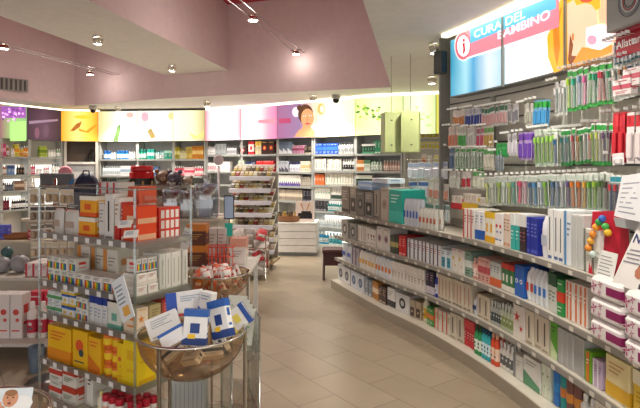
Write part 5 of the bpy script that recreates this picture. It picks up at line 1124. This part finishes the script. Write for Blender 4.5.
# ------------------------------------------------------------------ things between the stand and the back wall
def table(name, x0, x1, y0, y1, h, c, lab, cat='table', panel=True):
    t = tag(empty(name, ((x0+x1)/2, (y0+y1)/2, 0)), lab, cat); w, d = x1-x0, y1-y0
    m = MB(); m.bbox(0, 0, h-.03, w, d, .03, c, .004); m.build('top', t)
    if panel: m = MB(); m.box(0, .02, .05, w-.06, d-.08, h-.081, '#bcb4a4'); m.box(0, 0.03, 0, w-.12, d-.12, .05, '#7c766c'); m.build('body', t)
    else:
        for a in (-1, 1):
            for b_ in (-1, 1): m = MB(); m.box(a*(w/2-.03), b_*(d/2-.03), 0, .03, .03, h-.031, '#c8c8c4'); m.build('leg', t)
    return t
table('sales_counter', -3.45, -1.15, 6.1, 6.8, .98, '#cfc6b6', 'pale beige sales counter behind the acrylic stand', 'counter')
table('display_table', -4.2, -2.72, 5.45, 6.05, .82, '#c9bda8', 'beige display table at the left edge behind grey spheres')
table('display_step', -3.7, -2.38, 4.82, 5.36, .575, '#cfc8bc', 'middle display step carrying the grey spheres', 'display step')
table('display_platform', -3.5, -2.15, 4.3, 4.76, .15, '#cfc8be', 'low display platform with red white containers', 'platform', False)
table('gift_table', -1.3, -.5, 3.85, 4.4, .84, '#d6d2ca', 'small white table behind the second bowl', 'table', False)
# spheres, containers
for k, (px, py, r_, c, nm) in enumerate(((7, 250, .055, '#3f6468', 'teal sphere, upper'), (11, 260, .06, '#48686c', 'teal sphere, lower'), (3, 271, .075, '#a4a4a6', 'grey sphere at left edge'), (20, 268, .085, '#9c9c9e', 'larger grey sphere'))):
    p = world(px, py, 5.05 if k > 1 else 5.2)
    z = .576 if k > 1 else (.576 if k == 1 else .69)
    o = tag(empty('decorative_sphere', (p.x, p.y, z)), nm+' on the middle display step', 'sphere', 'spheres on the display step'); m = MB(); m.ball((0, 0, r_), r_, c, 18); m.build('sphere_body', o); m = MB(); m.lathe([(r_*.2, r_*1.97), (r_*.24, r_*2.02), (r_*.1, r_*2.06)], '#707478', 10); m.build('knob', o)
PL = Path([(-3.4, 4.40), (-2.2, 4.40)]); SP = Path([(-3.6, 4.85), (-2.4, 4.85)]); TP = Path([(-4.1, 5.5), (-2.75, 5.5)])
run(PL, -16, 22, .15, 3, 44, 'carton', '#e8e0dc', 'white container with red discs', 'left platform', 'blob', ('#d04840', '#d85848'), d=.02, depth=.14)
run(PL, 24, 60, .15, 3, 36, 'bottle', '#ebe2dc', 'tall white cylinder with red body', 'left platform', '', ('#ece4e0', '#c02c44'), d=.02)
run(PL, 28, 58, .15, 2, 40, 'carton', '#d8304c', 'raspberry red carton behind cylinders', 'left platform', 'band', ('#f0e8e4', '#f0d8d8'), d=.2, depth=.1)
run(SP, 25, 54, .576, 4, 13, 'carton', '#e4d8d4', 'flat white carton with red end', 'middle display step', 'edge', ('#c83048', '#a05060'), d=.02, depth=.14, rows=2)
run(TP, -10, 7, .821, 2, 14, 'carton', '#5058c8', 'violet blue carton', 'beige display table', 'text', ('#8c90e8', '#8c90e8'), d=.05, depth=.08)
run(TP, 27, 32, .821, 1, 9, 'carton', '#b8283c', 'small red carton', 'beige display table', 'text', ('#e8c0c0', '#e8c0c0'), d=.03, depth=.05)
run(TP, 34, 46, .821, 3, 16, 'bottle', '#d8d4cc', 'cream bottle', 'beige display table', '', ('#8c8880', '#ece8e0'), d=.1)
p = TP.pt(18, 240, .12); o = tag(empty('wicker_tray', (p.x, 5.62, .821)), 'oval brown wicker tray on the beige display table', 'tray'); m = MB(); m.lathe([(.15, 0), (.17, .01), (.18, .055), (.165, .055), (.15, .015)], '#9a6238', 20, sy=.5, cap=False); m.lathe([(.01, .008), (.155, .008)], '#b47048', 20, sy=.5, cap=False); m.build('tray_body', o)
p = world(36, 345, 4.1); o = tag(empty('waste_bin', (p.x, 4.1, 0)), 'small blue grey bin on the floor before the platform', 'bin'); m = MB(); m.lathe([(.04, .0), (.055, .2), (.058, .2), (.045, .01)], '#5c6c7c', 16, cap=False); m.lathe([(.001, .004), (.04, .004)], '#5c6c7c', 16, cap=False); m.build('bin_body', o)
# packet rack behind the stand, left
kx, ky = (55-320)/F*3.9, 3.9
t = tag(empty('packet_rack', (kx, ky, 0)), 'wire rack of small beige packets behind the acrylic stand', 'rack')
m = MB(); m.tube([(0, 0, 0), (0, 0, 1.5)], .014, CHROME); m.build('pole', t)
m = MB(); m.lathe([(.2, 0), (.2, .015), (.03, .03)], STEEL, 20); m.build('base', t)
RP = Path([(kx-.17, ky-.07), (kx+.17, ky-.07)])
for k, z in enumerate((1.32, 1.19, 1.06, .93)):
    m = MB(); m.tube([(-.18, -.02, z+.115), (.18, -.02, z+.115)], .004, CHROME, 6); m.tube([(0, 0, z+.115), (0, -.02, z+.115)], .004, CHROME, 6); m.build('bar', t)
    run(RP, RP.px(.01), RP.px(.33), z, 6, 1, 'blister', ('#b89c74', '#8c7860', '#a88c70', '#c0a888')[k], 'small beige packet, %s row' % ORD[k], 'wire packet rack', '', (('#d8c8a8', '#403830', '#7c6c58', '#d0c0a0')[k], '#d8d0c4'), H=.11, d=.0, depth=.035, hang=True)
# monitor, jacket, red canister with bears on a hamper
p = world(57, 183, 6.35); o = tag(empty('computer_monitor', (p.x, 6.35, .981), -.1), 'grey computer monitor on the counter, left of dark blue backpack', 'monitor')
m = MB(); m.bbox(0, 0, .32, .42, .04, .2, '#77787a', .008); m.build('monitor_case', o); m = MB(); m.box(0, -.022, .335, .38, .004, .17, '#5c6064'); m.build('screen', o); m = MB(); m.lathe([(.03, .01), (.025, .36)], '#6c6c6e', 10); m.lathe([(.11, 0), (.1, .012)], '#6c6c6e', 18); m.build('monitor_foot', o)
p = world(87, 190, 6.3); o = tag(empty('backpack', (p.x, 6.3, .981), .1), 'dark blue backpack standing on the counter', 'backpack')
m = MB()
n = 12; v = []; f = []
for i in range(9):
    z = .52*i/8; w_ = .15*(1-.12*(i/8)**2)*(1 if i < 7 else (.85 if i == 7 else .5)); d_ = .1*(1-.3*i/8)*(1 if i < 7 else (.8 if i == 7 else .4))
    for k in range(n):
        a = 2*math.pi*k/n; ca, sa = math.cos(a), math.sin(a); v.append((w_*math.copysign(abs(ca)**.6, ca), d_*math.copysign(abs(sa)**.6, sa), z))
for i in range(8):
    for k in range(n): f.append([i*n+k, i*n+(k+1) % n, (i+1)*n+(k+1) % n, (i+1)*n+k])
f.append(list(range(n))[::-1]); f.append([8*n+k for k in range(n)]); m.faces(v, f, '#1d2440', True); m.build('bag_body', o)
m = MB(); m.bbox(0, -.105, .08, .2, .04, .2, '#242c4c', .015); m.build('front_pocket', o)
m = MB(); m.tube([(-.13, -.06, .45), (-.19, -.08, .36), (-.18, -.08, .2), (-.13, -.05, .1)], .018, '#2c78b8'); m.build('shoulder_strap', o)
m = MB(); m.box(.02, -.128, .15, .09, .006, .05, '#7c9cd0'); m.build('patch', o)
m = MB(); m.tube([(-.04, -.03, .5), (-.03, -.03, .55), (.03, -.03, .55), (.04, -.03, .5)], .01, '#161c30'); m.build('handle', o)
p = world(162, 205, 6.4); o = tag(empty('gift_hamper', (p.x, 6.4, .981)), 'beige hamper box on the counter under the bears and canister', 'box'); m = MB(); m.bbox(0, 0, 0, .78, .36, .23, '#a8957c', .01); m.build('hamper_body', o); m = MB(); m.box(0, -.182, .09, .785, .004, .04, '#8c5c4c'); m.build('ribbon', o)
p = world(142, 190, 6.38); o = tag(empty('canister', (p.x, 6.38, 1.212)), 'large red canister with black gold band on the hamper', 'canister')
m = MB(); m.lathe([(.12, 0), (.14, .015), (.145, .06), (.145, .29), (.12, .32)], M('#c01c20', .25), 26); m.build('canister_body', o)
m = MB(); m.lathe([(.147, .09), (.147, .23)], '#1c1414', 26, cap=False)
for k in range(8): m.box(.149*math.cos(k*.785+.4), .149*math.sin(k*.785+.4), .12, .02, .02, .08, '#b08838')
m.build('label_band', o); m = MB(); m.lathe([(.13, .315), (.132, .33), (.132, .37), (.12, .38)], M('#c82428', .3), 26); m.build('lid', o)
def bear(px, Y, z, s, c, c2, lab, rz=0):
    p = world(px, 180, Y); o = tag(empty('plush_bear', (p.x, Y, z), rz), lab, 'plush toy', 'plush bears on the hamper')
    m = MB(); m.ball((0, 0, s*.28), s*.26, c, 14, 1.1); m.build('body', o)
    m = MB(); m.ball((0, -.01, s*.72), s*.24, c, 16, .92, 1.08)
    for a in (-1, 1): m.ball((a*s*.2, 0, s*.92), s*.09, c, 10)
    m.ball((0, -s*.2, s*.66), s*.1, c2, 10, .8)
    for a in (-1, 1): m.ball((a*s*.09, -s*.225, s*.77), s*.025, '#141010', 8)
    m.ball((0, -s*.295, s*.69), s*.03, '#201414', 8); m.build('head', o)
    for a in (-1, 1):
        m = MB(); m.tube([(a*s*.2, -.0, s*.42), (a*s*.3, -s*.12, s*.3), (a*s*.25, -s*.22, s*.2)], s*.075, c, 8); m.build('arm', o)
        m = MB(); m.tube([(a*s*.13, -s*.1, s*.1), (a*s*.2, -s*.36, s*.09)], s*.09, c, 8); m.build('leg', o)
bear(163, 6.42, 1.212, .34, '#8c6c58', '#c8a888', 'brown plush bear beside the red canister', .3)
bear(175, 6.36, 1.212, .33, '#544a58', '#8c8090', 'dark violet grey plush bear on the hamper', -.2)
bear(187, 6.42, 1.212, .26, '#9c8470', '#d0bca0', 'small tan plush bear at right end of hamper', .1)
# film wrapped gift bags on the front of the counter
def filmbag(px, py, Y, w, h, z, lab, c):
    p = world(px, py, Y); o = tag(empty('wrapped_gift', (p.x, Y, z)), lab, 'wrapped gift', 'film wrapped gifts')
    nm, ct, mb, k_ = pouch(w, w*.6, h*.8, FILM, FILM, FILM); mb.build('film_wrap', o)
    m = MB(); m.lathe([(w*.12, h*.76), (w*.04, h*.8), (w*.2, h*.98), (w*.21, h)], FILM, 12, cap=False); m.build('film_ruffle', o)
    m = MB(); m.bbox(0, 0, .01, w*.5, w*.3, h*.4, c, .01); m.ball((w*.05, 0, h*.55), w*.18, '#d8c0a8', 10); m.build('contents', o)
    m = MB(); m.tube([(w*.06*math.cos(q), w*.06*math.sin(q), h*.79) for q in [i*.785 for i in range(8)]], .008, c, 6, True); m.build('bow', o)
filmbag(172, 205, 6.2, .24, .42, .981, 'film wrapped gift with rose contents on the counter, left', '#a85c6c')
filmbag(188, 205, 6.2, .22, .4, .981, 'film wrapped gift with beige contents on the counter, middle', '#b89c80')
filmbag(206, 200, 6.2, .3, .5, .981, 'large film wrapped gift with pale blue contents on the counter', '#8ca4cc')
p = world(217, 160, 6.4); o = tag(empty('table_mirror', (p.x, 6.5, .981)), 'round pinkish white table mirror on a thin stem', 'mirror')
m = MB(); m.lathe([(.005, -.012), (.055, -.012), (.065, 0), (.055, .012), (.005, .012)], '#e4d4d4', 22); b_ = m.build('mirror_disc', o); b_.rotation_euler = (math.pi/2, 0, 0); b_.location = (0, 0, .68)
m = MB(); m.tube([(0, 0, 0), (0, 0, .61)], .012, '#e0d0d0'); m.lathe([(.07, 0), (.06, .015), (.012, .02)], '#e0d0d0', 16); m.build('stem', o)
p = world(67, 170, 6.7); o = tag(empty('round_mirror', (p.x, 6.66, .981)), 'round pink framed mirror behind the monitor', 'mirror')
m = MB(); m.lathe([(.005, -.012), (.07, -.012), (.09, 0), (.07, .012), (.005, .012)], '#d88c98', 22); b_ = m.build('round_frame', o); b_.rotation_euler = (math.pi/2, 0, 0); b_.location = (0, 0, .52)
m = MB(); m.tube([(0, 0, 0), (0, 0, .44)], .012, '#c8a0a8'); m.build('stem', o)
# white table goods
GP = Path([(-1.28, 3.9), (-.52, 3.9)])
run(GP, 186, 206, .841, 1, 42, 'carton', '#5c3020', 'dark brown gift carton with orange head', 'white table', 'top', ('#c87828', '#b88848'), d=.05, depth=.14, stack=2)
run(GP, 208, 226, .841, 2, 34, 'carton', '#d8d0cc', 'tall pale carton', 'white table', 'text', ('#b09890', '#b09890'), d=.22, depth=.12)
run(GP, 229, 246, .841, 1, 26, 'carton', '#e2dcd6', 'white carton with red lid edge', 'white table', 'top', ('#dc9c88', '#b0a8a0'), d=.12, depth=.16)
t = tag(empty('wire_basket', (GP.at(GP.spx(220), .1)[0].x, 3.98, .841)), 'red wire basket frame on the white table', 'basket')
m = MB()
for z in (.01, .08, .15): m.tube([(-.09, -.06, z), (.09, -.06, z), (.09, .06, z), (-.09, .06, z)], .0045, '#d8402c', 6, True)
m.build('frame_ring', t)
m = MB()
for a in range(7):
    for b_ in (-.06, .06): m.tube([(-.09+a*.03, b_, .01), (-.09+a*.03, b_, .15)], .003, '#d8402c', 5)
m.build('wire_bars', t)
card(186, 240, 3.7, .06, .17, -.2, -.1, .18, '#e4e4e2', 'tall white leaflet leaning before the brown gift cartons')
p = world(227, 205, 4.1); o = tag(empty('display_sign', (p.x, 4.2, .841)), 'light blue display sign on a thin stem, white table', 'sign')
m = MB(); m.tube([(0, 0, 0), (0, 0, .34)], .006, CHROME); m.build('stem', o); m = MB(); m.bbox(0, -.01, .33, .08, .012, .19, '#383c44', .004); m.build('sign_frame', o); m = MB(); m.box(0, -.018, .34, .066, .003, .17, '#a9c0e0'); m.build('sign_face', o)
m = MB(); m.box(0, -.02, .2, .06, .02, .1, '#30b8a8'); m.build('teal_tag', o)
# dump bin of candy bags before the tiered rack
cx, cy = (246-320)/F*7.5, 7.5
t = tag(empty('dump_bin', (cx, cy, 0)), 'low wire dump bin before the tiered rack', 'bin')
for z in (.1, .45, .62):
    m = MB(); m.tube([(-.3, -.2, z), (.3, -.2, z), (.3, .2, z), (-.3, .2, z)], .007, CHROME, 6, True); m.build('ring', t)
for a in (-.3, .3):
    for b_ in (-.2, .2): m = MB(); m.tube([(a, b_, 0), (a, b_, .62)], .009, CHROME, 6); m.build('post', t)
m = MB(); m.box(0, 0, .09, .6, .4, .01, '#c8c8c4'); m.build('floor_plate', t)
cc = ['#d8d4d0', '#c83840', '#e4dcd8', '#b0a8a4', '#d04048', '#8c7c74', '#ece8e4']
for k in range(44):
    lv = k//12; i = k % 12; c = cc[k % 7]
    o = pouch(.14, .06, .15, c, cc[(k+2) % 7], '#f0ece8')[2].build('candy_bag')
    o.location = (cx-.22+(i % 4)*.147+random.uniform(-.02, .02), cy-.13+(i//4)*.13, .11+lv*.155+(.0 if lv < 3 else -.02)); o.rotation_euler = (random.uniform(-.5, .1), random.uniform(-.4, .4), random.uniform(-.5, .5))
    tag(o, 'red, white or clear bag heaped in the wire dump bin', 'bag', 'bags in the dump bin')
# ------------------------------------------------------------------ camera, world
cam = bpy.data.cameras.new('camera'); co = bpy.data.objects.new('camera', cam); COL.objects.link(co)
co.location = (0, 0, EYE); co.rotation_euler = (math.pi/2, 0, 0); cam.sensor_width = 36; cam.lens = F/640*36; cam.shift_y = -(204-HZ)/640; cam.clip_start = .05
bpy.context.scene.camera = co
w = bpy.data.worlds.new('ambient_fill'); bpy.context.scene.world = w; w.use_nodes = True  # even fill light put in through the open side behind the camera
bg = w.node_tree.nodes['Background']; bg.inputs[0].default_value = (1, .98, .97, 1); bg.inputs[1].default_value = 1.4
vs = bpy.context.scene.view_settings; vs.view_transform = 'Standard'; vs.look = 'None'; vs.gamma = 1; vs.use_curve_mapping = False; vs.exposure = .05
